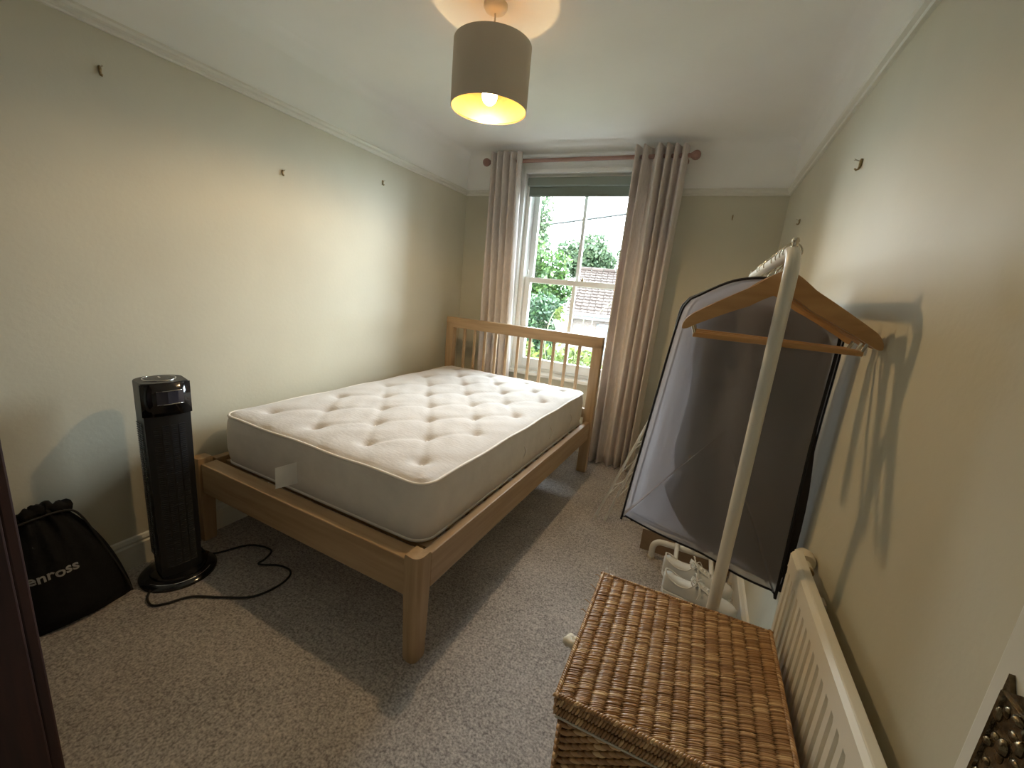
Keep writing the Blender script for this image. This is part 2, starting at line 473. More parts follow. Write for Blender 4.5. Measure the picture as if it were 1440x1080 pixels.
# picture rail
RAILP = [(0, 0), (.012, 0), (.014, .006), (.010, .012), (.010, .018), (.022, .024), (.026, .034), (.020, .044), (.010, .048), (0, .052)]
SKP = [(0, 0), (.018, 0), (.018, .105), (.012, .112), (.016, .122), (.009, .136), (0, .140)]
def run(name, prof, wall, z0, label, cat, matn, a0=None, a1=None):
    m = MB()
    if wall == 'left': m.prism([(d, z0+h) for d, h in prof], YN if a0 is None else a0, L if a1 is None else a1, 'y')
    if wall == 'right': m.prism([(W-d, z0+h) for d, h in prof], YN if a0 is None else a0, L if a1 is None else a1, 'y')
    if wall == 'back': m.prism([(L-d, z0+h) for d, h in prof], 0 if a0 is None else a0, W if a1 is None else a1, 'x')
    return tag(m.build(name, matn), label, cat, kind='structure')
run('trim_1', RAILP, 'left', HR, 'cream moulded picture rail along the wall beside the bed', 'picture rail', 'gloss')
run('trim_2', RAILP, 'right', HR, 'cream moulded picture rail above the clothes rack', 'picture rail', 'gloss')
run('trim_3', RAILP, 'back', HR, 'short cream picture rail left of the window', 'picture rail', 'gloss', 0, OX0-.09)
run('trim_4', RAILP, 'back', HR, 'short cream picture rail right of the window', 'picture rail', 'gloss', OX1+.09, W)
run('baseboard_left', SKP, 'left', 0, 'cream skirting board along the wall beside the bed', 'skirting', 'gloss')
run('baseboard_right', SKP, 'right', 0, 'cream skirting board under the radiator', 'skirting', 'gloss')
run('baseboard_back', SKP, 'back', 0, 'cream skirting board under the window', 'skirting', 'gloss')

# ------------------------------------------------------------------ window
win = setting('window_1', 'white painted sash window of two panes over two', 'window')
wt = M['upvc']
m = MB()   # box frame lining the opening
y0, y1 = L+.005, L+.22
m.box(OX0, OX0+.035, y0, y1, OZ0, OZ1); m.box(OX1-.035, OX1, y0, y1, OZ0, OZ1); m.box(OX0+.035, OX1-.035, y0, y1, OZ1-.035, OZ1)
m.build('frame', wt, win, bevel=.003)
m = MB()   # architrave round the opening, stepped
for k, (a, d) in enumerate(((.085, .014), (.060, .032), (.030, .050))):
    m.box(OX0-a, OX0-a+.032, L-d, L, OZ0, OZ1+a); m.box(OX1+a-.032, OX1+a, L-d, L, OZ0, OZ1+a)
    m.box(OX0-a+.032, OX1+a-.032, L-d, L, OZ1+a-.032, OZ1+a)
m.build('architrave', wt, win, bevel=.004)
m = MB(); m.box(OX0-.11, OX1+.11, L-.012, L, OZ1+.088, OZ1+.118); m.box(OX0-.11, OX1+.11, L-.05, L, OZ1+.118, OZ1+.135)
m.build('head_moulding', wt, win, bevel=.004)
m = MB(); m.box(OX0-.12, OX1+.12, L-.055, L+.10, OZ0-.028, OZ0); m.box(OX0, OX1, L+.06, L+.28, OZ0-.01, OZ0+.03)
m.build('sill', wt, win, bevel=.006)
def sash(name, ya, yb, za, zb, rail_b, rail_t):
    root = MB(); st = .048
    xa, xb = OX0+.037, OX1-.037
    root.box(xa, xa+st, ya, yb, za, zb); root.box(xb-st, xb, ya, yb, za, zb)
    root.box(xa+st, xb-st, ya, yb, za, za+rail_b); root.box(xa+st, xb-st, ya, yb, zb-rail_t, zb)
    o = root.build(name, wt, win, bevel=.004)
    xm = (xa+xb)/2
    g = MB(); g.box(xm-.014, xm+.014, ya+.004, yb-.004, za+rail_b, zb-rail_t); g.build('glazing_bar', wt, o)
    for a, b in ((xa+st, xm-.014), (xm+.014, xb-st)):
        g = MB(); g.box(a, b, (ya+yb)/2-.002, (ya+yb)/2+.002, za+rail_b, zb-rail_t)
        g.build('pane', 'glass', o)
    return o
sash('lower_sash', L+.045, L+.085, OZ0+.031, 1.440, .075, .045)
sash('upper_sash', L+.100, L+.140, 1.395, OZ1-.036, .045, .05)
m = MB(); m.lathe([(0, 0), (.016, 0), (.016, .012), (.007, .02), (.007, .03), (0, .034)], 12, ((OX0+OX1)/2+.06, L+.072, 1.435))
m.build('sash_catch', 'brass', win, smooth=True)
for xx in (OX0+.055, OX1-.075):
    m = MB(); m.tube(smooth_path([(xx, L+.05, 1.44), (xx+.012, L+.03, 1.46), (xx+.016, L+.03, 1.485), (xx+.006, L+.045, 1.50)], 4), .006, 6)
    m.build('sash_stop', wt, win, smooth=True)

# ------------------------------------------------------------------ door (open against the right wall)
door = setting('door_1', 'white panelled door standing open beside the radiator', 'door')
m = MB()
DXF = 2.38
dy0, dy1 = .47, 1.245
def frame_panels(m, zs, ys):
    m.box(DXF+.010, DXF+.036, dy0, dy1, .012, 1.985)
    m.box(DXF, DXF+.012, dy0, dy0+.095, .012, 1.985); m.box(DXF, DXF+.012, dy1-.095, dy1, .012, 1.985)
    for a, b in zs: m.box(DXF, DXF+.012, dy0+.095, dy1-.095, a, b)
    m.box(DXF, DXF+.012, (dy0+dy1)/2-.045, (dy0+dy1)/2+.045, .20, 1.88)
frame_panels(m, ((.012, .20), (.80, .98), (1.88, 1.985)), None)
m.build('leaf', 'gloss', door, bevel=.003)
m = MB()   # ornate finger plate with stepped corners and raised beads
a0, a1, b0, b1 = dy1-.022-.072, dy1-.022, .79, 1.062
poly = [(a0, b0+.01), (a0+.010, b0+.01), (a0+.010, b0), (a1-.010, b0), (a1-.010, b0+.01), (a1, b0+.01),
        (a1, b1), (a1-.008, b1-.012), (a1-.020, b1-.004), (a0+.020, b1-.004), (a0+.008, b1-.012), (a0, b1)]
m.prism(poly, DXF-.004, DXF+.001, 'x')
m.tube([(DXF-.004, y, z) for y, z in ((a0+.004, b0+.014), (a1-.004, b0+.014), (a1-.004, b1-.016), (a0+.004, b1-.016))], .0028, 6, closed=True)
for i in range(5):
    for j in range(17):
        y = a0+.011+i*.0125; z = b0+.024+j*.0138+(.005 if i % 2 else 0)
        if z > b1-.022: continue
        m.ball((DXF-.004, y+rnd.uniform(-.004, .004), z+rnd.uniform(-.005, .005)), (rnd.uniform(.002, .005), rnd.uniform(.003, .007), rnd.uniform(.003, .008)), 7, 5)
fpl = m.build('finger_plate', 'bronze', door, smooth=True); fpl['label'] = 'ornate embossed bronze finger plate'
m = MB(); m.lathe([(.018, 0), (.018, -.006), (.009, -.010), (.009, -.035), (.020, -.042), (.027, -.055), (.020, -.068), (0, -.072)], 18, (DXF-.004, dy1-.058, .86), axis='x')
m.build('knob', 'brass', door, smooth=True)
m = MB()
for (a, b, c, d) in ((DX0-.07, DX0, 0, DZ), (DX1-.0, DX1+.028, 0, DZ), (DX0-.07, DX1+.028, DZ, DZ+.07)):
    m.box(a, b, YN, YN+.016, c, d)
tag(m.build('trim_5', 'gloss', bevel=.004), 'white door surround in the wall opposite the window', 'door frame', kind='structure')

# ------------------------------------------------------------------ bed
BX0, BY1, BR = .1317, 3.858, -.0439
BW, BL = 1.296, 1.99
bed = thing('bed', 'oak veneer double bed frame with slatted headboard', 'bed', (BX0, BY1, 0), BR)
# local frame: origin far left post, x to the right, -y towards the camera
m = MB(); w = .036
for x in (0, BW):
    q = MB(); q.prism([(x-w, -.028), (x+w, -.028), (x+w, .028), (x-w, .028)], 0, 1.0, 'z')
    q.build('headboard_post', 'oak_z', bed, bevel=.005)
q = MB(); q.box(-w, BW+w, -.028, .028, 1.0-.035, 1.049); q.build('headboard_rail', 'oak_x', bed, bevel=.005)
q = MB(); q.box(w, BW-w, -.018, .018, .43, .50); q.build('headboard_lower_rail', 'oak_x', bed, bevel=.004)
sl = None
for k in range(11):
    x = w+(BW-2*w)*(k+1)/12
    if sl is None:
        q = MB(); q.box(-.011, .011, -.009, .009, .50, .965); sl = q.build('slat', 'oak_z', bed, bevel=.003)
        sl.location = (x, 0, 0)
    else: share(sl, 'slat', bed, Matrix.Translation((x, 0, 0)))
for sx, x in ((-1, 0), (1, BW)):
    q = MB()      # rounded outer corner, flat inside
    prof = [(.030, -.030), (.030, .034), (-.034, .034)]
    prof += [(-.034, -.004)] + [(-.004-.030*math.cos(t), -.004-.030*math.sin(t)) for t in [PI/2*i/8 for i in range(1, 9)]]
    vs = []
    for z, s in ((0, .80), (.02, .86), (.28, 1.0), (.425, 1.0), (.432, .93)):
        vs.append([(x - sx*px*s, -BL+py*s, z) for px, py in prof])
    n = len(prof)
    allv = [p for ring in vs for p in ring]
    fs = [(i*n+j, i*n+(j+1) % n, (i+1)*n+(j+1) % n, (i+1)*n+j) for i in range(len(vs)-1) for j in range(n)]
    fs += [tuple(range(n)), tuple(range((len(vs)-1)*n, len(vs)*n))]
    q.add(allv, fs); q.build('leg', 'oak_z', bed, smooth=True)
    q = MB(); q.box(min(x+sx*.022, x-sx*.016), max(x+sx*.022, x-sx*.016), -BL+.052, -.028, .27, .410); q.build('side_rail', 'oak_y', bed, bevel=.004)
q = MB(); q.box(.030, BW-.030, -BL-.020, -BL+.050, .262, .408); q.build('foot_rail', 'oak_x', bed, bevel=.004)
for k in range(13):
    q = MB() if k == 0 else None
    yy = -1.86+k*.148
    if k == 0:
        q.box(.022, BW-.022, -.035, .035, .370, .388); bs = q.build('base_slat', 'oak_x', bed); bs.location = (0, yy, 0)
    else: share(bs, 'base_slat', bed, Matrix.Translation((0, yy, 0)))

# ------------------------------------------------------------------ mattress
MX0, MX1, MY0, MY1 = .036, 1.252, -1.905, -.034
ZP, ZB = .628, .398
mat_t = thing('mattress', 'cream tufted mattress with piped edges lying bare on the bed', 'mattress', (BX0, BY1, .39), BR)
hx, hy = (MX1-MX0)/2, (MY1-MY0)/2; cxm, cym = (MX0+MX1)/2, (MY0+MY1)/2
tufts = []
for r_ in range(9):
    yy = -1.752+r_*.1985
    xs = (.185, .508, .826, 1.122) if r_ % 2 == 0 else (.352, .668, .975)
    tufts += [(x-cxm+rnd.uniform(-.012, .012), yy-cym+rnd.uniform(-.012, .012)) for x in xs]
def rr_map(x, y, rad=.075):
    ax, ay = abs(x)-(hx-rad), abs(y)-(hy-rad)
    if ax > 0 and ay > 0:
        h = math.hypot(ax, ay); f = max(ax, ay)/h
        return (math.copysign(hx-rad+ax*f, x), math.copysign(hy-rad+ay*f, y))
    return x, y
links = []
for i, a in enumerate(tufts):
    for b in tufts[i+1:]:
        if .12 < math.hypot(a[0]-b[0], a[1]-b[1]) < .30 and abs(a[1]-b[1]) > .1: links.append((a, b))
def top_h(x, y):
    e = min(hx-abs(x), hy-abs(y))
    h = .020*(1-math.exp(-max(e, 0)/.05))
    d = 0
    for tx, ty in tufts:
        q = ((x-tx)**2+(y-ty)**2)
        if q < .04: d = max(d, .016*math.exp(-q/.0010) + .007*math.exp(-q/.009))
    c = 0
    for (ax, ay), (bx, by) in links:
        vx, vy = bx-ax, by-ay; L2 = vx*vx+vy*vy
        t = ((x-ax)*vx+(y-ay)*vy)/L2
        if -.05 < t < 1.05:
            dd = abs((x-ax)*vy-(y-ay)*vx)/math.sqrt(L2)
            if dd < .05: c = max(c, .0085*math.exp(-(dd/.013)**2)*(1-.5*math.sin(max(0, min(1, t))*PI)))
    wob = .0018*math.sin(x*41+1.3*math.sin(y*13))*math.sin(y*23+x*9)
    return h - d - c + wob + .004
nx, ny = 84, 128
vs, fs = [], []
for j in range(ny+1):
    for i in range(nx+1):
        x0, y0 = -hx+2*hx*i/nx, -hy+2*hy*j/ny
        x, y = rr_map(x0, y0)
        vs.append((x+cxm, y+cym, ZP-.39+(top_h(x, y) if 0 < i < nx and 0 < j < ny else 0)))
fs = [(j*(nx+1)+i, j*(nx+1)+i+1, (j+1)*(nx+1)+i+1, (j+1)*(nx+1)+i) for j in range(ny) for i in range(nx)]
m = MB(); m.add(vs, fs)
m.build('top_panel', 'ticking', mat_t, smooth='all')
loop = [(i, 0) for i in range(nx)]+[(nx, j) for j in range(ny)]+[(nx-i, ny) for i in range(nx)]+[(0, ny-j) for j in range(ny)]
ring = []
for i, j in loop:
    x, y = rr_map(-hx+2*hx*i/nx, -hy+2*hy*j/ny); ring.append((x, y))
m = MB(); n = len(ring); prof = [(0, 0), (.008, -.03), (.013, -.075), (.013, -.155), (.008, -.20), (0, -.23)]
allv = []
for off, dz in prof:
    for k, (x, y) in enumerate(ring):
        a, b = ring[k-1], ring[(k+1) % n]; t = Vector((b[0]-a[0], b[1]-a[1])).normalized()
        wv = .0025*math.sin(k*.33)*math.sin(-dz*14)
        allv.append((x+cxm+t.y*(off+wv), y+cym-t.x*(off+wv), ZP-.39+dz))
fs = [(i*n+j, i*n+(j+1) % n, (i+1)*n+(j+1) % n, (i+1)*n+j) for i in range(len(prof)-1) for j in range(n)]
fs.append(tuple(range((len(prof)-1)*n, len(prof)*n)))
m.add(allv, fs); m.build('border', 'ticking_side', mat_t, smooth=True)
for z in (ZP, ZB):
    m = MB(); pts = []
    for k in range(0, n, 2):
        x, y = ring[k]; pts.append((x*1.002+cxm, y*1.001+cym, z-.39+(.0025*math.sin(k*.21) if z == ZP else 0)))
    m.tube(pts, .0065, 8, closed=True); m.build('piping', 'piping', mat_t, smooth='all')
tf = None
for tx, ty in tufts:
    z = ZP-.39+top_h(tx, ty)+.002
    if tf is None:
        m = MB(); m.ball((0, 0, 0), (.009, .009, .005), 10, 5); tf = m.build('tuft', 'tuft', mat_t, smooth='all'); tf.location = (tx+cxm, ty+cym, z)
    else: share(tf, 'tuft', mat_t, Matrix.Translation((tx+cxm, ty+cym, z)))
m = MB(); m.add([(.585, MY0-.012, .152), (.585, MY0-.012, .055), (.545, MY0-.085, .045), (.548, MY0-.085, .140)], [(0, 1, 2, 3)])
lb = m.build('care_label', 'paper', mat_t, solid=.0012); lb['label'] = 'white folded care label'
for yy in (-1.10, -.72, -.36):
    m = MB(); m.tube(smooth_path([(MX1+.012, yy, .150), (MX1+.019, yy+.012, .125), (MX1+.019, yy+.012, .10), (MX1+.012, yy, .075)], 4), .0035, 6)
    m.build('side_handle', 'tuft', mat_t, smooth='all')

# ------------------------------------------------------------------ tower heater
fan = thing('tower_heater', 'tall black tower heater on a round base beside the bed', 'heater', (.192, 1.665, 0), math.radians(-12))
# local: +x is the front
m = MB(); m.lathe([(.136, 0), (.137, .010), (.128, .018), (.100, .022), (.098, .030), (.075, .034), (0, .034)], 48)
m.build('base', 'black_gloss', fan, smooth=True)
m = MB(); m.tube(arc((0, 0, .019), .118, -1.2, .9, 24, 'xy'), .0022, 6); m.build('base_trim', 'chrome', fan, smooth='all')
def body_sec(s=1.0):
    pts = [(.060*s, -.074*s), (.072*s, -.04*s), (.077*s, 0), (.072*s, .04*s), (.060*s, .074*s)]
    pts += [(-.010+.070*math.cos(t)*s*.92, .080*math.sin(t)*s) for t in [PI/2+.25+(PI-.5)*i/12 for i in range(13)]]
    return pts
m = MB()
rings = []
for z, s in ((.030, .93), (.06, .94), (.70, 1.0), (.80, 1.0), (.806, .985)):
    rings.append([(x, y, z) for x, y in body_sec(s)])
n = len(rings[0]); allv = [p for r_ in rings for p in r_]
fs = [(i*n+j, i*n+(j+1) % n, (i+1)*n+(j+1) % n, (i+1)*n+j) for i in range(len(rings)-1) for j in range(n)]+[tuple(range(n)), tuple(range((len(rings)-1)*n, len(rings)*n))]
m.add(allv, fs); body = m.build('housing', 'black', fan, smooth=True)
m = MB()   # glossy control panel
for (y0, y1) in ((-.078, .078),):
    cs = [(.0615, y0), (.0745, -.04), (.0795, 0), (.0745, .04), (.0615, y1)]
    vs = [(x, y, z) for z in (.685, .803) for x, y in cs]
    m.add(vs, [(i, i+1, 6+i, 5+i) for i in range(4)])
cp = m.build('control_panel', 'black_gloss', fan, solid=.004, smooth=True)
m = MB(); cs = [(.0782, -.034), (.0818, 0), (.0782, .034), (.0745, .052)]
m.add([(x, y, z) for z in (.727, .775) for x, y in cs], [(i, i+1, 5+i, 4+i) for i in range(3)])
m.build('display', 'display', cp, solid=.002)
for z in (.727, .776):
    m = MB(); m.tube([(x+.0015, y, z) for x, y in cs], .0013, 6); m.build('display_trim', 'chrome', cp, smooth='all')
m = MB(); m.tube(arc((-.008, 0, .807), .052, 0, 2*PI, 36, 'xy')[:-1], .0022, 6, closed=True); m.build('top_ring', 'chrome', fan, smooth='all')
m = MB(); m.lathe([(.046, .804), (.046, .809), (0, .810)], 28, (-.008, 0, 0)); tp = m.build('top_dial', 'black', fan, smooth=True)
m = MB(); m.box(-.02, .004, -.003, .003, .809, .8115); m.build('dial_mark', 'chrome', tp)
m = MB()   # front grille louvres, four columns
for col in range(4):
    for k in range(74):
        z = .075+k*.0078
        y0 = -.052+col*.0265
        def fx(y): return .0785-.018*(abs(y)/.074)**2.2
        m.add([(fx(y0)-.001, y0, z), (fx(y0+.021)-.001, y0+.021, z), (fx(y0+.021)+.0015, y0+.021, z+.0042), (fx(y0)+.0015, y0, z+.0042)], [(0, 1, 2, 3)])
gr = m.build('grille', 'slot', fan, solid=.0012); gr['kind'] = 'stuff'
m = MB()
for k in range(60):
    for sgn in (-1, 1):
        for c in range(3):
            x = .03-c*.022; y = sgn*(.0795 if x < .02 else .077); z = .12+k*.009
            m.box(x-.008, x+.008, y-.0015, y+.0015, z, z+.0035)
gr2 = m.build('side_vents', 'slot', fan); gr2['kind'] = 'stuff'
m = MB()
cord = [(.19-.05, 1.78, .03), (.20, 1.80, .008), (.27, 1.925, .006), (.385, 1.955, .006), (.425, 1.90, .006), (.435, 1.86, .006), (.52, 1.90, .006), (.60, 1.895, .006), (.63, 1.82, .006), (.60, 1.72, .006), (.50, 1.655, .006), (.40, 1.60, .006), (.36, 1.535, .006), (.325, 1.50, .006), (.27, 1.51, .006), (.24, 1.535, .012)]
m.tube(smooth_path(cord, 5), .0042, 7); m.build('power_cord', 'rubber', fan, smooth='all', world=True)

fan.scale = (1, 1, 1.078)
# ------------------------------------------------------------------ black drawstring bag leaning on the left wall
dbag = thing('drawstring_bag', 'black drawstring bag with grey lettering slumped against wall beside heater', 'bag', (.13, 1.36, 0))
def bagpt(u, t, side):
    """u across (-1..1), t up (0..1), side 0 front 1 back -> world"""
    half = .150*(1-.10*t-.42*t**3)
    skew = -.05*t**1.5
    y = 1.365+u*half+skew
    z = .425*t*(1-.06*u*u)
    ctr = .155*(1-t)+.045*t
    th = (.058*(1-t)**.6*(.35+t)**.2+.018)*(1-abs(u)**2.6*.92)*(min(1, t*7+.35))
    rip = .008*math.sin(9*u+5*t)*(t**2)+.006*math.sin(17*u-3*t)*t
    x = ctr + (th if side == 0 else -th) + rip
    return (max(x, .004), y, z)
m = MB(); nu, ntt = 26, 22; vs = []
for side in (0, 1):
    for j in range(ntt+1):
        for i in range(nu+1): vs.append(bagpt(-1+2*i/nu, j/ntt, side))
S_ = (nu+1)*(ntt+1); fs = []
for side in (0, 1):
    for j in range(ntt):
        for i in range(nu):
            a = side*S_+j*(nu+1)+i; fs.append((a, a+1, a+nu+2, a+nu+1))
for i in range(nu): fs.append((i, i+1, S_+i+1, S_+i)); b = ntt*(nu+1)+i; fs.append((b, b+1, S_+b+1, S_+b))
for j in range(ntt):
    a = j*(nu+1); fs.append((a, a+nu+1, S_+a+nu+1, S_+a)); b = a+nu; fs.append((b, b+nu+1, S_+b+nu+1, S_+b))
m.add(vs, fs); bg = m.build('cloth', 'nylon', dbag, smooth='all', world=True)
m = MB(); gp = smooth_path([(.045, 1.205, .372), (.060, 1.235, .396), (.050, 1.27, .405), (.066, 1.305, .418), (.052, 1.335, .422), (.062, 1.365, .412), (.050, 1.395, .398)], 6)
m.tube(gp, [.020+.006*math.sin(i*1.3)+.004*math.sin(i*2.9) for i in range(len(gp))], 10)
m.build('gathered_mouth', 'nylon', dbag, smooth='all', world=True)
m = MB(); m.tube(smooth_path([(.085, 1.23, .395), (.09, 1.30, .405), (.085, 1.38, .40), (.08, 1.42, .36), (.11, 1.455, .24), (.15, 1.485, .12), (.19, 1.50, .02)], 5), .004, 6)
m.build('drawstring', 'rubber', dbag, smooth='all', world=True)
tcu = bpy.data.curves.new('lettering', 'FONT'); tcu.body = 'enross'; tcu.size = .062; tcu.extrude = .0006; tcu.align_x = 'LEFT'
tcu.offset = .0012
to = bpy.data.objects.new('lettering', tcu); COL.objects.link(to); tcu.materials.append(M['print'])
dg = bpy.context.evaluated_depsgraph_get()
tme = bpy.data.meshes.new_from_object(to.evaluated_get(dg)); bpy.data.objects.remove(to)
tw = max(v.co.x for v in tme.vertices)
def bag_surf(y, z):
    """front surface x at (y, z)"""
    t = max(0, min(1, z/.42)); half = .150*(1-.10*t-.42*t**3); u = (y-1.365+.05*t**1.5)/half
    return bagpt(max(-1, min(1, u)), t, 0)[0]
for v in tme.vertices:
    y = 1.240+v.co.x*(.130/tw); z = .190+v.co.y*.74+.06*(y-1.24)
    v.co = Vector((bag_surf(y, z)+.0030+v.co.z, y, z))-Vector(dbag.location)
tme.materials.clear(); tme.materials.append(M['print'])
tobj = bpy.data.objects.new('lettering', tme); COL.objects.link(tobj); tobj.parent = dbag

# ------------------------------------------------------------------ dark wardrobe near the camera
wr = thing('wardrobe', 'dark mahogany wardrobe standing beside the drawstring bag', 'wardrobe', (.60, .77, 0))
m = MB(); m.box(.32, .885, .47, 1.045, .09, 1.86); m.build('carcass', 'mahogany', wr, bevel=.004, world=True)
m = MB(); m.box(.31, .895, .462, 1.05, 0, .09); m.build('plinth', 'mahogany', wr, bevel=.004, world=True)
m = MB(); m.box(.30, .905, .455, 1.085, 1.86, 1.92); m.build('cornice', 'mahogany', wr, bevel=.012, world=True)
for a, b in ((.325, .600), (.604, .880)):
    d_ = MB(); d_.box(a, b, 1.045, 1.066, .10, 1.85); dd = d_.build('door', 'mahogany', wr, bevel=.004, world=True)
    k = MB(); xk = b-.03 if a < .5 else a+.03
    k.lathe([(.006, 0), (.006, .012), (.014, .02), (.010, .03), (0, .032)], 12, (xk-.60, 1.066-.77, 1.0), axis='y'); k.build('knob', 'brass', dd, smooth=True)

# ------------------------------------------------------------------ pendant lamp
LX, LY = 1.122, 2.48
lamp = thing('pendant_lamp', 'lit pendant lamp with taupe drum shade hanging from the ceiling', 'lamp', (LX, LY, HC))
SR, SZ0, SZ1 = .158, 2.050, 2.285
m = MB(); m.lathe([(0, HC), (.048, HC), (.048, HC-.010), (.040, HC-.022), (.018, HC-.030), (0, HC-.030)], 28, (LX, LY, 0)); m.build('ceiling_rose', 'cream_plastic', lamp, smooth=True, world=True)
m = MB(); m.tube([(LX, LY, HC-.028), (LX, LY, 2.245)], .0035, 8); m.build('flex', 'cream_plastic', lamp, smooth=True, world=True)
m = MB(); m.lathe([(.010, 2.250), (.019, 2.245), (.021, 2.215), (.018, 2.175), (.020, 2.172), (.016, 2.165), (0, 2.165)], 18, (LX, LY, 0)); m.build('lamp_holder', 'cream_plastic', lamp, smooth=True, world=True)
m = MB(); N_ = 64
for r_, mi in ((SR, 0), (SR-.002, 1)):
    vs = []
    for z in (SZ0, SZ1):
        for j in range(N_):
            a = 2*PI*j/N_; vs.append((LX+r_*math.cos(a), LY+r_*math.sin(a), z))
    m.add(vs, [(j, (j+1) % N_, N_+(j+1) % N_, N_+j) for j in range(N_)], mi)
for z in (SZ0, SZ1):
    vs = [(LX+r_*math.cos(2*PI*j/N_), LY+r_*math.sin(2*PI*j/N_), z) for r_ in (SR, SR-.002) for j in range(N_)]
    m.add(vs, [(j, (j+1) % N_, N_+(j+1) % N_, N_+j) for j in range(N_)], 0)
m.build('shade', ['shade_out', 'shade_in'], lamp, smooth=True, world=True, fix=False)
m = MB()
for a in (0, 2*PI/3, 4*PI/3): m.tube([(LX+.02*math.cos(a), LY+.02*math.sin(a), 2.20), (LX+(SR-.002)*math.cos(a), LY+(SR-.002)*math.sin(a), SZ1-.012)], .0016, 6)
for z in (SZ1-.004, SZ0+.004): m.tube([(LX+(SR-.003)*math.cos(2*PI*j/40), LY+(SR-.003)*math.sin(2*PI*j/40), z) for j in range(40)], .0016, 6, closed=True)
m.build('shade_frame', 'chrome', lamp, smooth='all', world=True)
m = MB(); m.lathe([(0, 2.070), (.012, 2.072), (.024, 2.081), (.0300, 2.097), (.0305, 2.106)], 24, (LX, LY, 0)); bu = m.build('bulb', 'bulb', lamp, smooth='all', world=True)
m = MB(); m.lathe([(.0308, 2.1055), (.0315, 2.109), (.030, 2.122), (.021, 2.148), (.015, 2.168), (0, 2.168)], 24, (0, 0, -HC)); m.build('bulb_housing', 'cream_plastic', bu, smooth=True)

# ------------------------------------------------------------------ curtains, pole, blind
PY, PZ = L-.135, 2.315
pole = thing('curtain_pole', 'reddish wooden curtain pole with ball finials above the window', 'curtain pole', (1.05, PY, PZ))
m = MB(); m.tube([(.285, PY, PZ), (1.815, PY, PZ)], .014, 14); m.build('rod', 'pole', pole, smooth=True, world=True)
for x, s in ((.285, -1), (1.815, 1)):
    m = MB(); m.lathe([(.014, 0), (.018, s*.003), (.018, s*.007), (.024, s*.012), (.030, s*.024), (.0315, s*.034), (.029, s*.046), (.021, s*.057), (.010, s*.063), (0, s*.064)], 18, (x, PY, PZ), axis='x')
    m.build('finial', 'pole', pole, smooth=True, world=True)
for x in (.33, 1.775):
    m = MB(); m.tube([(x, PY, PZ-.004), (x, L-.006, PZ-.004)], .009, 10); m.lathe([(.026, 0), (.026, -.010), (.012, -.014), (0, -.014)], 16, (x, L, PZ-.004), axis='y')
    m.build('bracket', 'pole', pole, smooth=True, world=True)
def curtain(label, xa, xb, xa2, xb2, folds, ph, gap=None, amp=.040):
    """eyelet curtain: from xa..xb at the pole to xa2..xb2 at the hem"""
    t = thing('curtain', label, 'curtain', ((xa+xb)/2, PY, 0), 0, 'eyelet curtains at the window')
    m = MB(); nu, nv = folds*16, 26; vs = []
    for j in range(nv+1):
        v = j/nv; z = PZ+.060-(PZ+.060-.012)*v
        for i in range(nu+1):
            u = i/nu
            uu = u + .25*math.sin(2*PI*u*folds+ph)/(2*PI*folds)*1.6
            if gap:
                g0, g1, gw = gap
                uu = uu*(1-gw) + (gw if u > g0 else 0)*min(1, max(0, (u-g0)/(g1-g0)))
            x = (xa+(xb-xa)*uu)*(1-v)+(xa2+(xb2-xa2)*uu)*v
            a = amp*(1+.18*math.sin(3*v+i*.05))
            y = PY - .030 + a*math.sin(2*PI*u*folds+ph) + .006*math.sin(7*v+u*9)
            vs.append((x+.005*math.sin(5*v+u*14)*v, y, z))
    fs = [(j*(nu+1)+i, j*(nu+1)+i+1, (j+1)*(nu+1)+i+1, (j+1)*(nu+1)+i) for j in range(nv) for i in range(nu)]
    m.add(vs, fs); m.build('cloth', 'curtain', t, smooth='all', solid=.004, world=True)
    for k in range(folds*2):
        u = (k*PI-ph)/(2*PI*folds)
        u = u % 1.0
        uu = u + .25*math.sin(2*PI*u*folds+ph)/(2*PI*folds)*1.6
        if gap:
            g0, g1, gw = gap; uu = uu*(1-gw)+(gw if u > g0 else 0)*min(1, max(0, (u-g0)/(g1-g0)))
        x = xa+(xb-xa)*uu
        e = MB(); e.tube([(x-PY*0, PY+.021*math.cos(q), PZ+.021*math.sin(q)) for q in [2*PI*i/16 for i in range(16)]], .004, 6, closed=True)
        e.build('eyelet', 'chrome', t, smooth='all', world=True)
    return t
curtain('beige curtain bunched beside the slatted headboard corner', .298, .575, .315, .640, 5, .4)
curtain('beige curtain hanging between the window and the garment bags', 1.435, 1.800, 1.415, 1.770, 6, 1.2, gap=(.30, .42, .13), amp=.046)

bl = thing('roller_blind', 'grey green roller blind rolled up at the window head', 'blind', ((OX0+OX1)/2, L+.02, OZ1))
m = MB(); m.box(OX0+.012, OX1-.012, L-.028, L+.03, 2.158, 2.222); m.build('cassette', 'blind_case', bl, bevel=.008, world=True)
m = MB(); m.box(OX0+.022, OX1-.022, L+.004, L+.007, 2.092, 2.165); m.build('cloth', 'blind', bl, world=True)
m = MB(); m.box(OX0+.022, OX1-.022, L-.001, L+.012, 2.082, 2.096); m.build('bottom_bar', 'blind_case', bl, bevel=.003, world=True)

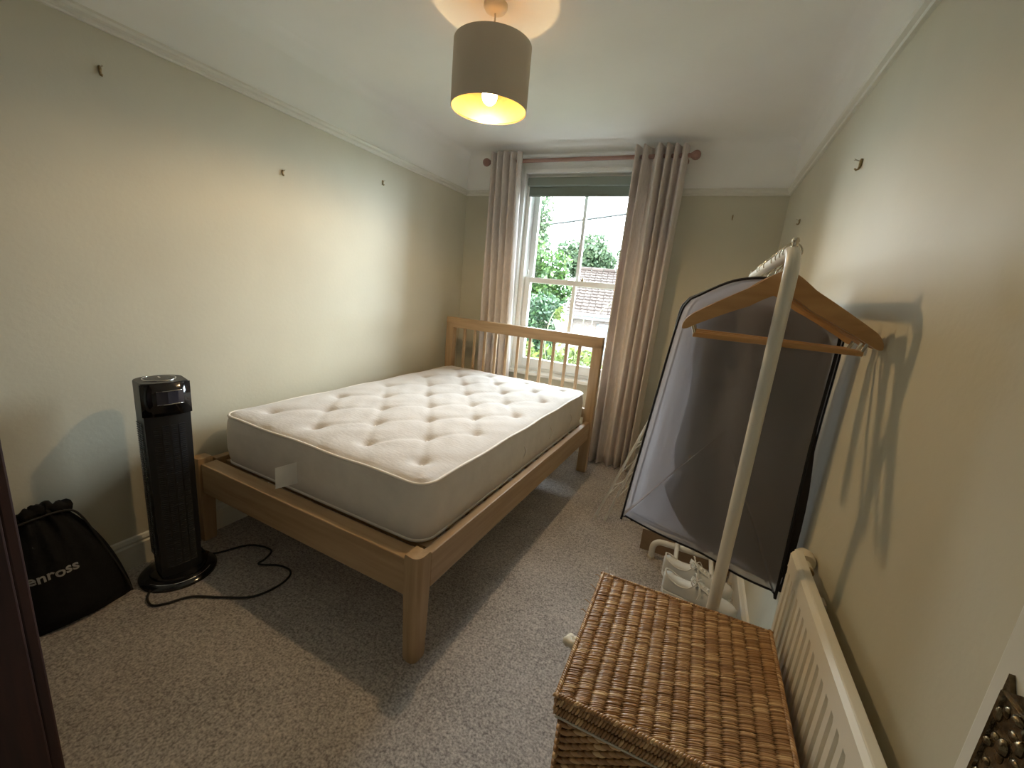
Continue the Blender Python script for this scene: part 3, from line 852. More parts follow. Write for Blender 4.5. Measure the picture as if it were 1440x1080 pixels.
# ------------------------------------------------------------------ picture hooks
def hook(label, P, nrm, big=1.0):
    ax = Vector(nrm)
    t = thing('picture_hook', label, 'picture hook', P, 0, 'picture hooks left on the walls')
    side = Vector((-ax.y, ax.x, 0)); up = Vector((0, 0, 1))
    def w(a, b, c): return side*a*big+up*b*big+ax*c*big
    m = MB(); m.tube([w(0, .016, .002), w(0, .010, .004), w(0, -.006, .004), w(0, -.014, .006), w(0, -.017, .012), w(0, -.012, .017)], [.0045, .005, .004, .0035, .003, .0025], 6)
    m.build('strap', 'brass', t, smooth='all')
    m = MB(); m.tube([w(0, .014, .020), w(0, .006, -.006)], .0016, 6); m.ball(w(0, .0145, .021), .003*big, 8, 5); m.build('nail', 'steel', t, smooth='all')
    return t
hook('picture hook high on wall beside bed, nearest the doorway end', (0, 1.671, 1.953), (1, 0, 0), .95)
hook('lowest picture hook on the wall beside the bed', (0, 2.378, 1.805), (1, 0, 0), .8)
hook('picture hook on wall beside bed, close to the headboard end', (0, 3.118, 1.936), (1, 0, 0), .9)
hook('picture hook on right wall above the wooden hangers', (W, 2.559, 1.829), (-1, 0, 0), 1.0)
hook('small picture hook above the far end of the clothes rack', (W, 3.541, 1.818), (-1, 0, 0), .8)
hook('picture hook on the window wall right of the curtain', (2.144, L, 1.947), (0, -1, 0), 1.0)

# ------------------------------------------------------------------ clothes rack
RX, RYN, RYF, RZ = 2.246, 1.918, 2.93, 1.483
rack = thing('clothes_rack', 'white tubular clothes rack standing against the right wall', 'clothes rack', (RX, (RYN+RYF)/2, 0))
TR = .0155
rad = .055
pts = [(RX, RYN, .105), (RX, RYN, RZ-rad)] + [(RX, RYN+rad-rad*math.cos(t), RZ-rad+rad*math.sin(t)) for t in [PI/2*i/8 for i in range(1, 9)]]
pts += [(RX, RYF-rad, RZ)] + [(RX, RYF-rad+rad*math.sin(t), RZ-rad+rad*math.cos(t)) for t in [PI/2*i/8 for i in range(1, 9)]] + [(RX, RYF, .105)]
m = MB(); m.tube(pts, TR, 14); m.build('frame_tube', 'white_metal', rack, smooth=True, world=True)
for y in (RYN, RYF):
    f = .195
    q = [(RX-f, y, .012), (RX-f, y, .060)] + [(RX-f+.045-.045*math.cos(t), y, .060+.045*math.sin(t)) for t in [PI/2*i/6 for i in range(1, 7)]]
    q2 = [(2*RX-a, b, c) for a, b, c in q[::-1]]
    m = MB(); m.tube(q+q2, TR, 12); ft = m.build('foot', 'white_metal', rack, smooth=True, world=True)
    for sx in (-f, f):
        c = MB(); c.lathe([(0, 0), (.017, 0), (.018, .014), (0, .014)], 12, (RX+sx-rack.location.x, y-rack.location.y, 0)); c.build('foot_cap', 'cream_plastic', ft, smooth=True)
for x in (RX-.080, RX+.080):
    m = MB(); m.tube([(x, RYN-.01, .105+.022), (x, RYF+.01, .105+.022)], .0105, 10); m.build('shelf_rail', 'white_metal', rack, smooth=True, world=True)
for y in (RYN, RYF):
    m = MB(); m.lathe([(0, 0), (.007, 0), (.007, .010), (.009, .013), (.006, .020), (0, .021)], 12, (RX, y+.035, RZ+.010)); m.build('end_bolt', 'steel', rack, smooth=True, world=True)

# hangers: flat wooden arms, trouser bar, steel hook
def hanger_parts(t, with_bar=True):
    hw, th = .209, .0070
    half = [i/20 for i in range(1, 19)] + [.92, .94, .955, .97, .98, .99, .996, 1.0]
    xs = [-a for a in half[::-1]] + [0] + half
    def wid(u):
        a = abs(u); return .056-.026*a if a < .9 else .0326*math.sqrt(max(0, 1-((a-.9)/.1)**2))+.001
    def topz(u):
        a = abs(u); z = -.052 - .018*a - .106*a**1.2 + .012*math.cos(min(1, a*3.2)*PI/2)
        return z - (.62*(.0336-wid(u)) if a > .9 else 0)
    poly = [(u*hw, topz(u)) for u in xs] + [(u*hw, topz(u)-wid(u)) for u in xs[::-1]]
    n = len(poly); m = MB()
    bend = lambda x: .022*(x/hw)**2
    k = len(xs)
    vs = []
    for s in (-1, 1):
        for (x, z) in poly: vs.append((x, -bend(x)+s*th, z))
    fs = []
    for i in range(k-1):
        a, b, c, d = i, i+1, n-2-i, n-1-i
        fs += [(a, b, c, d), (n+d, n+c, n+b, n+a)]
    fs += [(i, (i+1) % n, n+(i+1) % n, n+i) for i in range(n)]
    m.add(vs, fs); m.build('arms', 'hanger', t, smooth=True, bevel=.0025)
    if with_bar:
        m = MB(); m.tube([(-hw*.86, -.012, -.214), (0, -.004, -.214), (hw*.86, -.012, -.214)], .0068, 10); m.build('trouser_bar', 'hanger', t, smooth=True)
        for s in (-1, 1):
            q = MB(); q.tube([(s*hw*.84, -.012, -.214), (s*hw*.90, -.016, -.178)], .004, 8); q.build('bar_pin', 'steel', t, smooth=True)
    r = TR+.004
    pts = [(0, 0, -.046), (0, 0, -.030), (.010, 0, -.018), (.0185, 0, -.004)] + [(r*math.cos(a)*1.0, 0, r*math.sin(a)) for a in [.1+(PI*1.12)*i/14 for i in range(15)]]
    m = MB(); m.tube(smooth_path(pts, 3), .0018, 7); m.build('hook', 'steel', t, smooth='all')
def hanger(label, y, rz, bar=True, group='wooden hangers on the rack'):
    t = thing('coat_hanger', label, 'coat hanger', (RX, y, RZ), rz, group)
    hanger_parts(t, bar); return t
HB = 'wooden coat hanger '
hanger(HB+'foremost on the rack, nothing hanging from it', 1.962, math.radians(3))
hanger(HB+'bare, second on the rack just behind the foremost one', 2.012, math.radians(-3))
hanger(HB+'bare, third on the rack and turned slightly askew', 2.080, math.radians(-12))
hanger(HB+'inside the foremost smoky garment bag', 2.165, math.radians(-22), False)
hanger(HB+'inside the second garment bag', 2.33, math.radians(-15), False)
hanger(HB+'farthest along the rack, behind both garment bags', 2.52, math.radians(-8))
hanger(HB+'behind both garment bags, second from the far end', 2.455, math.radians(-5))

def bag_outline(wt, wl, wr, zt, zb):
    left = [(-.025, zt), (-.09, zt-.016), (-wt*.85, zt-.060), (-wt, zt-.082), (-wt-.022, zt-.15), (-wt-(wl-wt)*.55, (zt+zb)/2), (-wl, zb+.012), (-wl+.012, zb)]
    right = [(wr-.012, zb), (wr, zb+.012), (wt+(wr-wt)*.5, (zt+zb)/2), (wt+.012, zt-.15), (wt, zt-.090), (wt*.85, zt-.066), (.09, zt-.016), (.025, zt)]
    return left+[(-wl*.5, zb-.004), (0, zb+.004), (wr*.5, zb-.006)]+right
def garment_bag(label, y, rz, wt, wl, wr, zt, zb, thick, film, binding=True, coat=None, group='garment bags on the rack', xoff=0):
    t = thing('garment_bag', label, 'garment bag', (RX+xoff, y, 0), rz, group)
    ol = [Vector((x, 0, z)) for x, z in bag_outline(wt, wl, wr, zt, zb)]
    ol = smooth_path(ol, 4, closed=True); n = len(ol)
    zc = (zt+zb)/2
    def shell(sgn):
        vs = []; rings = 9
        for k in range(rings+1):
            f = 1-k/rings*.985
            for p in ol:
                x, z = p.x*f, zc+(p.z-zc)*f
                d = thick*(.55+.45*math.sqrt(max(0, 1-f**4)))
                wr_ = .010*math.sin(x*28+z*3)*(1-f**3)+.006*math.sin(x*11-z*9)*(1-f**3)
                vs.append((x, sgn*d+wr_*(1 if sgn < 0 else .6), z))
        fs = [(k*n+j, k*n+(j+1) % n, (k+1)*n+(j+1) % n, (k+1)*n+j) for k in range(rings) for j in range(n)]
        fs.append(tuple(range(rings*n, (rings+1)*n)))
        return vs, fs
    for sgn, nm in ((-1, 'front_panel'), (1, 'rear_panel')):
        m = MB(); m.add(*shell(sgn)); m.build(nm, film, t, smooth='all')
    d = thick*.55
    m = MB(); vs = [(p.x, s*d, p.z) for s in (-1, 1) for p in ol]
    bottom = min(p.z for p in ol)
    m.add(vs, [(j, (j+1) % n, n+(j+1) % n, n+j) for j in range(n) if (ol[j].z+ol[(j+1) % n].z)/2 > bottom+.03])
    m.build('gusset', film, t, smooth='all')
    if binding:
        for s in (-1, 1):
            m = MB(); m.tube([(p.x, s*d, p.z) for p in ol], .0042, 6, closed=True); b = m.build('binding', 'binding', t, smooth='all')
    return t
def coat_in(label, y, rz, xoff, pts, thick):
    t = thing('dark_coat', label, 'coat', (RX+xoff, y, 0), rz)
    ol = smooth_path([Vector((x, 0, z)) for x, z in pts], 5, closed=True); n = len(ol)
    cx = sum(p.x for p in ol)/n; zc = sum(p.z for p in ol)/n
    m = MB()
    vs = []
    for sgn in (-1, 1):
        for k in range(8):
            f = 1-k/7*.98
            for p in ol:
                x, z = cx+(p.x-cx)*f, zc+(p.z-zc)*f
                vs.append((x, sgn*(thick*math.sqrt(max(0, 1-f**3)))+.010*math.sin(x*31+z*2)*(1-f**2), z))
    fs = []
    for s in (0, 1):
        b = s*8*n
        fs += [(b+k*n+j, b+k*n+(j+1) % n, b+(k+1)*n+(j+1) % n, b+(k+1)*n+j) for k in range(7) for j in range(n)]
        fs.append(tuple(range(b+7*n, b+8*n)))
    fs += [(j, (j+1) % n, 8*n+(j+1) % n, 8*n+j) for j in range(n)]
    m.add(vs, fs); m.build('cloth', 'coat', t, smooth='all')
    return t
GR = math.radians(-22)
garment_bag('foremost smoky translucent garment bag with black edging and a dark coat inside', 2.205, GR, .200, .303, .222, 1.432, .535, .045, 'film_dark', xoff=-.02)
garment_bag('second smoky garment bag, its black edged hem just below the first', 2.335, math.radians(-17), .205, .265, .215, 1.435, .490, .038, 'film_dark', xoff=-.02)
coat_in('dark coat hanging inside the foremost garment bag', 2.205, GR, -.02, [(-.02, 1.36), (-.12, 1.33), (-.165, 1.27), (-.150, 1.05), (-.165, .86), (-.150, .76), (-.175, .70), (-.12, .62), (-.05, .565), (.10, .56), (.22, .565), (.235, .80), (.205, 1.10), (.195, 1.27), (.12, 1.34), (.02, 1.36)], .030)

# ------------------------------------------------------------------ folded aluminium airer leaning behind the bags
air = thing('clothes_airer', 'folded thin silver clothes airer leaning near the curtain', 'clothes airer', (1.72, 3.16, 0))
A0, A1 = Vector((1.690, 3.150, .008)), Vector((2.02, 3.30, 1.02))
B0, B1 = Vector((1.752, 3.160, .008)), Vector((2.04, 3.24, 1.00))
off = Vector((.10, .55, 0))
for (P0, P1, yo) in ((A0, A1, 0), (B0, B1, 0), (A0, A1, 1), (B0, B1, 1)):
    o_ = off*yo
    m = MB(); m.tube([P0+o_, P1+o_], .0080, 8); lg = m.build('leg', 'alu', air, smooth=True, world=True)
    c = MB(); c.tube([P0+o_-Vector((0, 0, .008)), P0+o_+(P1-P0)*.02], .0095, 8); c.build('foot_cap', 'white_metal', lg, smooth=True, world=False)
    for v in lg.children[0].data.vertices: v.co -= Vector(air.location)
for t_ in (.15, .30, .45, .60, .75, .90):
    for (P0, P1) in ((A0, A1), (B0, B1)):
        p = P0.lerp(P1, t_); m = MB(); m.tube([p, p+off], .0038, 6); m.build('rung', 'alu', air, smooth=True, world=True)
for t_ in (.22, .5, .8):
    m = MB(); m.tube([A0.lerp(A1, t_), B0.lerp(B1, t_+.05)], .005, 6); m.build('hinge_strut', 'alu', air, smooth=True, world=True)

# ------------------------------------------------------------------ cardboard box
cb = thing('cardboard_box', 'low brown cardboard box on floor behind the shoes', 'box', (2.21, 3.12, 0))
m = MB(); m.box(1.985, 2.43, 2.985, 3.25, 0, .122); m.build('carton', 'card', cb, bevel=.002, world=True)
m = MB(); m.box(1.983, 2.43, 2.983, 3.115, .122, .126); m.box(1.983, 2.43, 3.12, 3.252, .122, .126); m.build('flap', 'tape', cb, world=True)

# ------------------------------------------------------------------ shoes on the rack shelf
def make_shoe(label):
    t = thing('canvas_shoe', label, 'shoe', (0, 0, 0), 0, 'pair of shoes on the rack shelf')
    Ls = .285
    st = []
    for i in range(23):
        s = i/22
        w = .036*(1-.10*math.sin(PI*s*1.0)) if s < .35 else .033+.016*math.sin((s-.35)/.65*PI*.62)
        if s < .08: w *= math.sqrt(max(.05, 1-((.08-s)/.08)**2*.9))
        if s > .86: w *= math.sqrt(max(.02, 1-((s-.86)/.14)**2*.97))
        if s < .45: h = .078-.030*math.sin(PI*min(1, s/.45)*.9)*.6
        else: h = .070-.040*((s-.45)/.55)**.8
        st.append((s*Ls, w, h, s))
    m = MB(); pts = [(x, -w-.004) for x, w, h, s in st]+[(x, w+.004) for x, w, h, s in st[::-1]]
    m.prism(pts, 0, .026, 'z'); m.build('sole', 'sole', t, bevel=.004, smooth=True)
    m = MB(); K2 = 16; vs = []
    for x, w, h, s in st:
        op = .0 if s > .50 else (.62 if s < .40 else .62*(.50-s)/.10)
        for k in range(K2+1):
            f = k/K2
            if k <= K2//2: ph = (f*2)*(PI/2-op)
            else: ph = PI-((1-f)*2)*(PI/2-op)
            vs.append((x, -w*math.copysign(abs(math.cos(ph))**.7, math.cos(ph)), .022+h*abs(math.sin(ph))**.85))
    n = K2+1; fs = []
    for i in range(22):
        for k in range(K2):
            fs.append((i*n+k, i*n+k+1, (i+1)*n+k+1, (i+1)*n+k))
    # heel wall
    m.add(vs, fs)
    m.add([vs[k] for k in range(n)], [tuple(range(n))])
    m.build('upper', 'canvas', t, smooth='all', solid=.003)
    m = MB(); m.prism([(x, -w*.8) for x, w, h, s in st[1:12]]+[(x, w*.8) for x, w, h, s in st[1:12][::-1]], .027, .032, 'z'); m.build('insole', 'shoe_in', t)
    m = MB(); m.tube(smooth_path([(.118, -.022, .088), (.10, -.026, .070), (.06, -.030, .066), (.02, -.026, .084), (.002, 0, .098), (.02, .026, .084), (.06, .030, .066), (.10, .026, .070), (.118, .022, .088)], 4), .0032, 6); m.build('collar', 'lace', t, smooth='all')
    m = MB(); m.add([(.105, -.018, .108), (.105, .018, .108), (.19, .02, .074), (.19, -.02, .074)], [(0, 1, 2, 3)]); m.build('tongue', 'canvas', t, solid=.003)
    for k in range(5):
        x = .128+k*.017; z = .098-.0052*k*1.2
        for s in (-1, 1):
            m = MB(); m.tube(smooth_path([(x, -s*.022, z-.012), (x+.008, 0, z+.001), (x+.016, s*.022, z-.015)], 4), .0026, 6); m.build('lace', 'lace', t, smooth='all')
    m = MB()
    for s in (-1, 1):
        m.tube(smooth_path([(.126, 0, .102), (.118, s*.020, .120), (.112, s*.036, .112), (.122, s*.034, .098), (.128, 0, .103)], 5), .0024, 6)
        m.tube(smooth_path([(.126, 0, .102), (.140, s*.022, .106), (.150, s*.040, .080), (.145, s*.050, .055)], 5), .0022, 6)
    m.build('bow', 'lace', t, smooth='all')
    return t
ZS = .105+.022+.0105
s1 = make_shoe('white canvas lace-up shoe on rack shelf, the one next to the cardboard box')
s1.location = (2.115, 2.625, ZS); s1.rotation_euler = (0, 0, math.radians(-10))
s2 = copy_tree(s1); s2['label'] = 'white canvas lace-up shoe on rack shelf, the one next to the wicker basket'
s2.location = (2.125, 2.505, ZS); s2.rotation_euler = (0, 0, math.radians(-12))

# ------------------------------------------------------------------ wicker laundry basket
BXa, BXb, BYa, BYb, BZ = 1.952, 2.368, 1.414, 1.828, .598
bk = thing('laundry_basket', 'brown woven seagrass laundry basket with lid beside the radiator', 'basket', ((BXa+BXb)/2, (BYa+BYb)/2, 0))
m = MB(); i_ = .016
m.box(BXa+i_+.004, BXb-i_-.004, BYa+i_+.004, BYb-i_-.004, 0, .545); body_o = m.build('body', 'basket_core', bk, world=True)
m = MB(); m.box(BXa+.005, BXb-.005, BYa+.005, BYb-.005, .548, BZ-.004); lid_o = m.build('lid', 'basket_core', bk, world=True)
def strand(m, c, d, up, ln, r):
    d = Vector(d).normalized(); up = Vector(up).normalized(); s = d.cross(up)
    T3 = Matrix((d, s, up)).transposed()
    m.ball(c, (ln/2, r, r*1.15), 6, 4, T=Matrix(((ln/2*0+T3[0][2], T3[0][1], T3[0][0]), (T3[1][2], T3[1][1], T3[1][0]), (T3[2][2], T3[2][1], T3[2][0]))) if False else T3)
m = MB(); NR = 14; pw = (BXb-BXa-.012)/NR; npch = 104; ph_ = (BYb-BYa-.008)/npch
for i in range(NR):
    x = BXa+.006+pw*(i+.5)
    for k in range(npch):
        y = BYa+.004+ph_*(k+.5)+(ph_*.5 if i % 2 else 0)
        if y > BYb-.002: continue
        strand(m, (x+rnd.uniform(-.0012, .0012), y+rnd.uniform(-.0008, .0008), BZ-.004+rnd.uniform(-.0008, .0010)), (1, .34+rnd.uniform(-.06, .06), 0), (0, 0, 1), pw*1.30, ph_*.66)
o = m.build('weave', 'seagrass', lid_o, smooth='all', fix=False); o['kind'] = 'stuff'
for v in o.data.vertices: v.co -= Vector(bk.location)
def sides(m, x0, x1, y0, y1, z0, z1, pit, rows, vertical):
    segs = [((x0, y0), (x1, y0), (0, -1, 0)), ((x1, y0), (x1, y1), (1, 0, 0)), ((x1, y1), (x0, y1), (0, 1, 0)), ((x0, y1), (x0, y0), (-1, 0, 0))]
    for (ax, ay), (bx, by), nr in segs:
        ln = math.hypot(bx-ax, by-ay); cnt = int(ln/pit); dx, dy = (bx-ax)/ln, (by-ay)/ln
        for r_ in range(rows):
            hz = (z1-z0)/rows; z = z0+hz*(r_+.5)
            for k in range(cnt):
                t_ = (k+.5+(.5 if r_ % 2 else 0))*ln/cnt
                if t_ > ln: continue
                c = (ax+dx*t_, ay+dy*t_, z)
                if vertical: strand(m, c, (dx*.35, dy*.35, 1), nr, hz*1.15, pit*.55)
                else: strand(m, c, (dx, dy, .25), nr, pit*1.15, hz*.56)
m = MB(); sides(m, BXa+.004, BXb-.004, BYa+.004, BYb-.004, .548, BZ-.006, .0062, 2, True)
o = m.build('rim_weave', 'seagrass', lid_o, smooth='all', fix=False); o['kind'] = 'stuff'
for v in o.data.vertices: v.co -= Vector(bk.location)
m = MB()
e_ = .0045
for (ax, ay), (bx, by) in (((BXa, BYa), (BXb, BYa)), ((BXb, BYa), (BXb, BYb)), ((BXb, BYb), (BXa, BYb)), ((BXa, BYb), (BXa, BYa))):
    ln = math.hypot(bx-ax, by-ay); dx, dy = (bx-ax)/ln, (by-ay)/ln; inx, iny = -dy, dx
    for k in range(72):
        t_ = (k+.5)*ln/72
        strand(m, (ax+dx*t_+inx*e_, ay+dy*t_+iny*e_, BZ-.003), (dx+inx*.9, dy+iny*.9, .25), (0, 0, 1), .0150, .0036)
o = m.build('lid_edge', 'seagrass', lid_o, smooth='all', fix=False); o['kind'] = 'stuff'
for v in o.data.vertices: v.co -= Vector(bk.location)
m = MB(); sides(m, BXa+i_, BXb-i_, BYa+i_, BYb-i_, .006, .535, .027, 60, False)
o = m.build('weave', 'seagrass', body_o, smooth='all', fix=False); o['kind'] = 'stuff'
for v in o.data.vertices: v.co -= Vector(bk.location)
m = MB(); a, b, c, d = BXa+.008, BXb-.008, BYa+.008, BYb-.008
m.tube([(a, c, .541), (b, c, .541), (b, d, .541), (a, d, .541)], .0030, 6, closed=True)
m.tube(smooth_path([(BXa+.012, 1.60, .545), (BXa-.016, 1.598, .546), (BXa-.026, 1.612, .538), (BXa-.020, 1.63, .530), (BXa-.004, 1.622, .536), (BXa+.012, 1.625, .543)], 4), [.008+.005*math.sin(i*.7)**2 for i in range(21)], 7)
m.build('cotton_liner', 'liner', bk, smooth='all', world=True)
for k in range(5):
    m = MB(); yy = BYb-.02-.05*k*rnd.random()-.02*k
    m.tube(smooth_path([(BXa+.004, yy, BZ-.01), (BXa-.008, yy+.003, BZ-.004), (BXa-.010-.008*rnd.random(), yy+.012*rnd.random(), BZ+.004*rnd.random()-.006)], 3), .0009, 5)
    m.build('loose_strand', 'seagrass', bk, world=True)

# ------------------------------------------------------------------ radiator
rdt = thing('radiator', 'cream fluted panel radiator on the right wall behind the basket', 'radiator', (2.41, 1.62, 0))
RF, RB, RY0, RY1, RZ0, RZ1 = 2.393, 2.414, 1.33, 1.952, .157, .760
m = MB()
# fluted front: profile along y extruded in z
prof = [(RY0, RF+.004)]
yy = RY0+.022
while yy < RY1-.030:
    prof += [(yy, RF), (yy+.016, RF), (yy+.020, RF+.007), (yy+.029, RF+.007)]; yy += .0333
prof += [(RY1-.02, RF), (RY1, RF+.004)]
zs = [(RZ0, 0, .014), (RZ0+.012, 0, 0), (RZ0+.045, 0, 0), (RZ0+.055, 1, 0), (RZ1-.060, 1, 0), (RZ1-.050, 0, 0), (RZ1-.010, 0, 0), (RZ1, 0, .010)]
vs = [(RF+((x-RF) if fl else min(x-RF, .004)*(1 if i in (0, len(prof)-1) else 0))+ex, y, z) for z, fl, ex in zs for i, (y, x) in enumerate(prof)]
n = len(prof)
m.add(vs, [(i*n+j, i*n+j+1, (i+1)*n+j+1, (i+1)*n+j) for i in range(len(zs)-1) for j in range(n-1)])
m.build('front_panel', 'radiator', rdt, world=True, solid=.003)
m = MB(); m.box(RF+.010, RB, RY0+.004, RY1-.004, RZ0+.006, RZ1-.004); m.build('core', 'radiator', rdt, world=True, bevel=.004)
m = MB(); m.box(RF+.006, RB+.003, RY0, RY1, RZ1-.004, RZ1+.001); m.build('top_cover', 'radiator', rdt, world=True, bevel=.002)
for y in (RY0+.10, RY1-.10):
    for z in (RZ0+.06, RZ1-.10):
        m = MB(); m.box(RB-.002, W-.003, y-.015, y+.015, z, z+.04); m.build('wall_bracket', 'radiator', rdt, world=True)
m = MB(); m.lathe([(.010, -.03), (.010, 0), (.021, .002), (.024, .010), (.024, .034), (.020, .044), (.010, .050), (0, .051)], 22, (2.434, RY1+.012, .722), axis='y'); v_ = m.build('valve_head', 'cream_plastic', rdt, smooth=True, world=True)
m = MB(); m.tube([(2.434, RY1+.005, .722), (2.434, RY1-.03, .722)], .010, 10); m.build('valve_body', 'brass', rdt, smooth=True, world=True)
for y in (RY0+.02, RY1-.07):
    m = MB(); m.tube([(2.42, y, RZ0+.03), (2.42, y, .004)], .0075, 10); m.build('pipe', 'radiator', rdt, smooth=True, world=True)

# ================================================================== OUTSIDE
GZ = -1.7
m = MB(); m.box(-40, 40, L+.5, 80, GZ-.3, GZ)
tag(m.build('ground', 'grass'), 'grass of the garden below the window', 'ground', kind='structure')

def leaves(n, blobs, size, seed, flat=0.0):
    r = random.Random(seed); m = MB(); tot = sum(b[1][0]*b[1][1]*b[1][2] for b in blobs)**1
    wts = [(b[1][0]*b[1][1]*b[1][2])**(2/3) for b in blobs]
    for _ in range(n):
        (c, rd) = r.choices(blobs, wts)[0]
        while True:
            d = Vector((r.gauss(0, 1), r.gauss(0, 1), r.gauss(0, 1)))
            if d.length > 1e-3: break
        d.normalize(); f = r.random()**.30
        p = Vector(c)+Vector((d.x*rd[0]*f, d.y*rd[1]*f, d.z*rd[2]*f))
        if p.z < GZ+.02: continue
        a = Vector((r.gauss(0, 1), r.gauss(0, 1), r.gauss(0, 1)-.2)).normalized(); b = a.orthogonal().normalized()
        b = (Matrix.Rotation(r.uniform(0, 2*PI), 3, a) @ b); c2 = a.cross(b)
        s = size*r.uniform(.6, 1.3)
        m.add([p-b*s*.5, p+c2*s*.28, p+b*s*.5, p-c2*s*.28], [(0, 1, 2, 3)])
    return m
def blob_cluster(c, R, n, seed, sub=(.30, .5)):
    r = random.Random(seed); out = []
    for _ in range(n):
        d = Vector((r.gauss(0, 1), r.gauss(0, 1), r.gauss(0, 1))).normalized()*r.random()**.4
        k = r.uniform(*sub)
        out.append(((c[0]+d.x*R[0]*.75, c[1]+d.y*R[1]*.75, c[2]+d.z*R[2]*.75), (R[0]*k, R[1]*k, R[2]*k*.8)))
    return out
def tree(name, label, base, c, R, n, size, matn, seed, cat='tree', nb=16, trunk=True, group=None, sub=(.30, .5)):
    t = thing(name, label, cat, (base[0], base[1], GZ), 0, group)
    m = leaves(n, blob_cluster(c, R, nb, seed, sub), size, seed)
    o = m.build('foliage', matn, t, fix=False, world=True); o['kind'] = 'stuff'
    if trunk:
        m = MB(); m.tube(smooth_path([(base[0], base[1], GZ), (base[0]+.08, base[1], (GZ+c[2])/2), (c[0], c[1], c[2]+R[2]*.4)], 4), [.16*R[0]/2.5*(1-.08*i) for i in range(9)], 8)
        m.build('trunk', 'bark', t, smooth='all', world=True)
        r = random.Random(seed)
        for k in range(4):
            a = r.uniform(0, 2*PI)
            m = MB(); m.tube([(c[0]*.5+base[0]*.5, base[1], (GZ+c[2])/2+.2*k), (c[0]+math.cos(a)*R[0]*.6, c[1]+math.sin(a)*R[1]*.6, c[2]+r.uniform(-.2, .5)*R[2])], [.06, .02], 6); m.build('branch', 'bark', t, smooth='all', world=True)
    return t
tree('broadleaf_tree', 'tall mid green tree filling the left of the window view', (-6.1, 20, GZ), (-6.0, 20, 1.6), (2.5, 1.6, 2.9), 17000, .27, 'leaf_mid', 3, nb=30)
tree('broadleaf_tree', 'slim grey green tree rising behind the tall mid green tree', (-7.5, 23, GZ), (-7.5, 23, 4.0), (1.5, 1.2, 3.2), 8000, .24, 'leaf_pale', 5, nb=18)
tree('broadleaf_tree', 'rounded grey green tree behind the left end of the tiled roof', (-4.3, 24, GZ), (-4.4, 24, 3.0), (1.8, 1.4, 2.0), 7000, .24, 'leaf_pale', 8, nb=14)
tree('broadleaf_tree', 'loose pale tree standing behind the tiled roof', (-1.6, 26, GZ), (-1.5, 26, 3.0), (1.6, 1.3, 2.1), 6000, .24, 'leaf_pale', 9, nb=14)
tree('evergreen_bush', 'dense dark evergreen bush beside the tiled house', (-3.9, 14.5, GZ), (-3.8, 14.5, -.2), (1.9, 1.2, 1.6), 12000, .17, 'leaf_dark', 11, cat='bush', nb=20)
HB_ = [((-.75, 7.0, -.10), (.62, .40, .70), 'lime green garden shrub below the window, beside the evergreen bush'),
       ((.50, 7.2, -.20), (.60, .40, .70), 'lime green garden shrub in the middle below the window'),
       ((1.72, 7.0, -.25), (.60, .40, .68), 'lime green garden shrub below window in front of the brick wall')]
for k, (c, R, lb_) in enumerate(HB_):
    tree('garden_shrub', lb_, (c[0], c[1], GZ), c, R, 4200, .10, 'leaf_lime', 20+k, cat='shrub', nb=12, group='shrubs below the window')
# climbing plant with curling tendrils just outside the glass
cl = thing('climbing_plant', 'climbing plant with pale curling tendrils just outside the window', 'climbing plant', (.72, 4.85, GZ))
for pts in ([(.70, 4.85, GZ), (.70, 4.85, .3), (.64, 4.86, .80), (.68, 4.88, 1.10), (.78, 4.9, 1.16), (.82, 4.9, 1.06), (.76, 4.9, .95), (.72, 4.9, .80)],
            [(.85, 4.85, GZ), (.84, 4.85, .4), (.84, 4.86, .90), (.92, 4.88, 1.12), (1.00, 4.9, 1.10), (.98, 4.9, 1.0), (.90, 4.88, .96)],
            [(.98, 4.85, GZ), (.97, 4.85, .5), (1.00, 4.86, .85), (1.08, 4.9, 1.0), (1.10, 4.92, 1.12), (1.18, 4.95, 1.22), (1.24, 4.96, 1.28), (1.22, 4.95, 1.31)]):
    m = MB(); m.tube(smooth_path(pts, 6), .0055, 6); m.build('tendril', 'tendril', cl, smooth='all', world=True)
m = leaves(420, [((.72, 4.9, .62), (.20, .12, .20)), ((.98, 4.9, .60), (.20, .12, .18)), ((1.25, 4.92, .52), (.22, .12, .16)), ((.75, 4.9, 1.12), (.07, .05, .08))], .075, 31)
o = m.build('foliage', 'leaf_lime', cl, fix=False, world=True); o['kind'] = 'stuff'

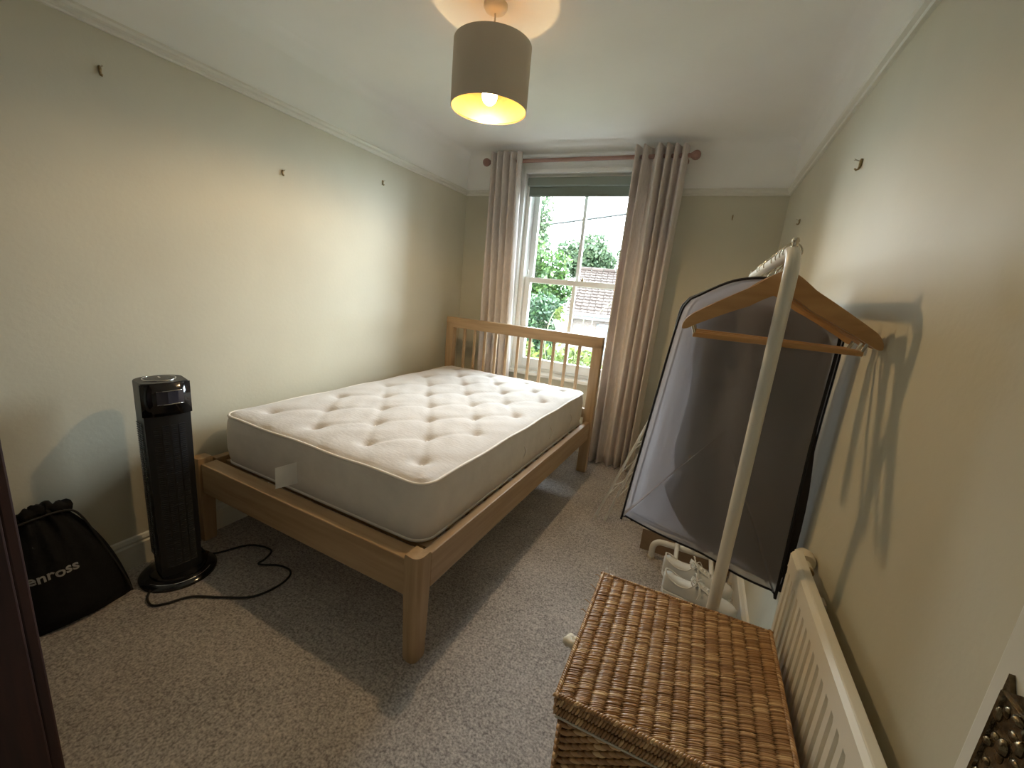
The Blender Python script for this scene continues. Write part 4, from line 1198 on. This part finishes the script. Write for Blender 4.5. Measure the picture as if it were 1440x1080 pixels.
# neighbour's house
hs = thing('neighbour_house', 'brick house with brown tiled roof seen through the window', 'house', (-1.95, 14.0, GZ), math.radians(11))
HL = 9.0; EZ = .70-GZ
m = MB(); m.box(.15, HL, .30, 6.6, 0, EZ-.05); m.build('walls', 'brick', hs)
sl_, rise = 3.35, 1.50
m = MB(); m.prism([(0, EZ), (sl_, EZ+rise), (sl_*2, EZ), (sl_*2-.2, EZ-.10), (.2, EZ-.10)], .02, HL+.2, 'x'); rf = m.build('roof', 'tile', hs)
m = MB(); ang = math.atan2(rise, sl_); nrow = 15; ncol = 42
for r_ in range(nrow):
    for c_ in range(ncol):
        t0 = r_/nrow; t1 = (r_+1.18)/nrow
        x0 = -.05+c_*.22+(.0 if r_ % 2 else .02); x1 = x0+.205
        z0, z1 = EZ+rise*t0, EZ+rise*t1; y0, y1 = sl_*t0, sl_*t1
        lift = .045
        ys = [(x0, .012), (x0+.05, .030), (x0+.10, .012), (x1, .012)]
        vs = [(x, y0-.02, z0+h+lift) for x, h in ys]+[(x, y1, z1+h+.012) for x, h in ys]+[(x, y0-.02, z0+h+lift-.03) for x, h in ys]
        m.add(vs, [(0, 1, 5, 4), (1, 2, 6, 5), (2, 3, 7, 6), (8, 9, 1, 0), (9, 10, 2, 1), (10, 11, 3, 2)])
o = m.build('roof_tiles', 'tile', rf, fix=False); o['kind'] = 'stuff'
m = MB()
for k in range(20): m.tube([(-.05+k*.46, sl_, EZ+rise+.05), (.39+k*.46, sl_, EZ+rise+.05)], .10, 8)
o = m.build('ridge_tiles', 'tile', rf); o['kind'] = 'stuff'
m = MB(); m.box(-.06, HL+.1, -.03, .0, EZ-.16, EZ+.03); m.box(-.06, HL+.1, .0, .30, EZ-.16, EZ-.13); m.build('fascia', 'house_trim', hs)
m = MB(); m.tube([(-.08, -.08, EZ-.02), (HL, -.08, EZ-.02)], .055, 8); m.build('gutter', 'house_trim', hs, smooth=True)
m = MB(); m.box(.10, .19, .22, .30, 0, EZ-.15); m.build('corner_board', 'house_trim', hs)
wx0, wx1, wz0, wz1 = .98, 3.0, EZ-1.45, EZ-.28
w_ = MB(); w_.box(wx0, wx1, .24, .31, wz0, wz0+.07); w_.box(wx0, wx1, .24, .31, wz1-.07, wz1); w_.box(wx0, wx1, .24, .31, wz1-.42, wz1-.36)
for x in (wx0, (wx0+wx1)/2-.035, wx1-.07): w_.box(x, x+.07, .24, .31, wz0, wz1)
wo = w_.build('window', 'house_trim', hs)
for a, b in ((wx0+.07, (wx0+wx1)/2-.035), ((wx0+wx1)/2+.035, wx1-.07)):
    for c, d in ((wz0+.07, wz1-.42), (wz1-.36, wz1-.07)):
        g = MB(); g.box(a, b, .27, .28, c, d); g.build('pane', 'far_glass', wo)
# overhead wire between two poles
ow = thing('overhead_wire', 'thin overhead wire crossing the sky above the trees', 'wire', (-16, 30, GZ))
m = MB(); m.tube([(-16+k*1.5, 30, 4.85+.226*k-.12*math.sin(PI*k/16)) for k in range(17)], .08, 6); m.build('cable', 'wire', ow, smooth='all', world=True)
for x, z in ((-16, 5.0), (8, 8.6)):
    m = MB(); m.tube([(x, 30, GZ), (x, 30, z)], [.14, .10], 10); m.build('pole', 'bark', ow, smooth=True, world=True)
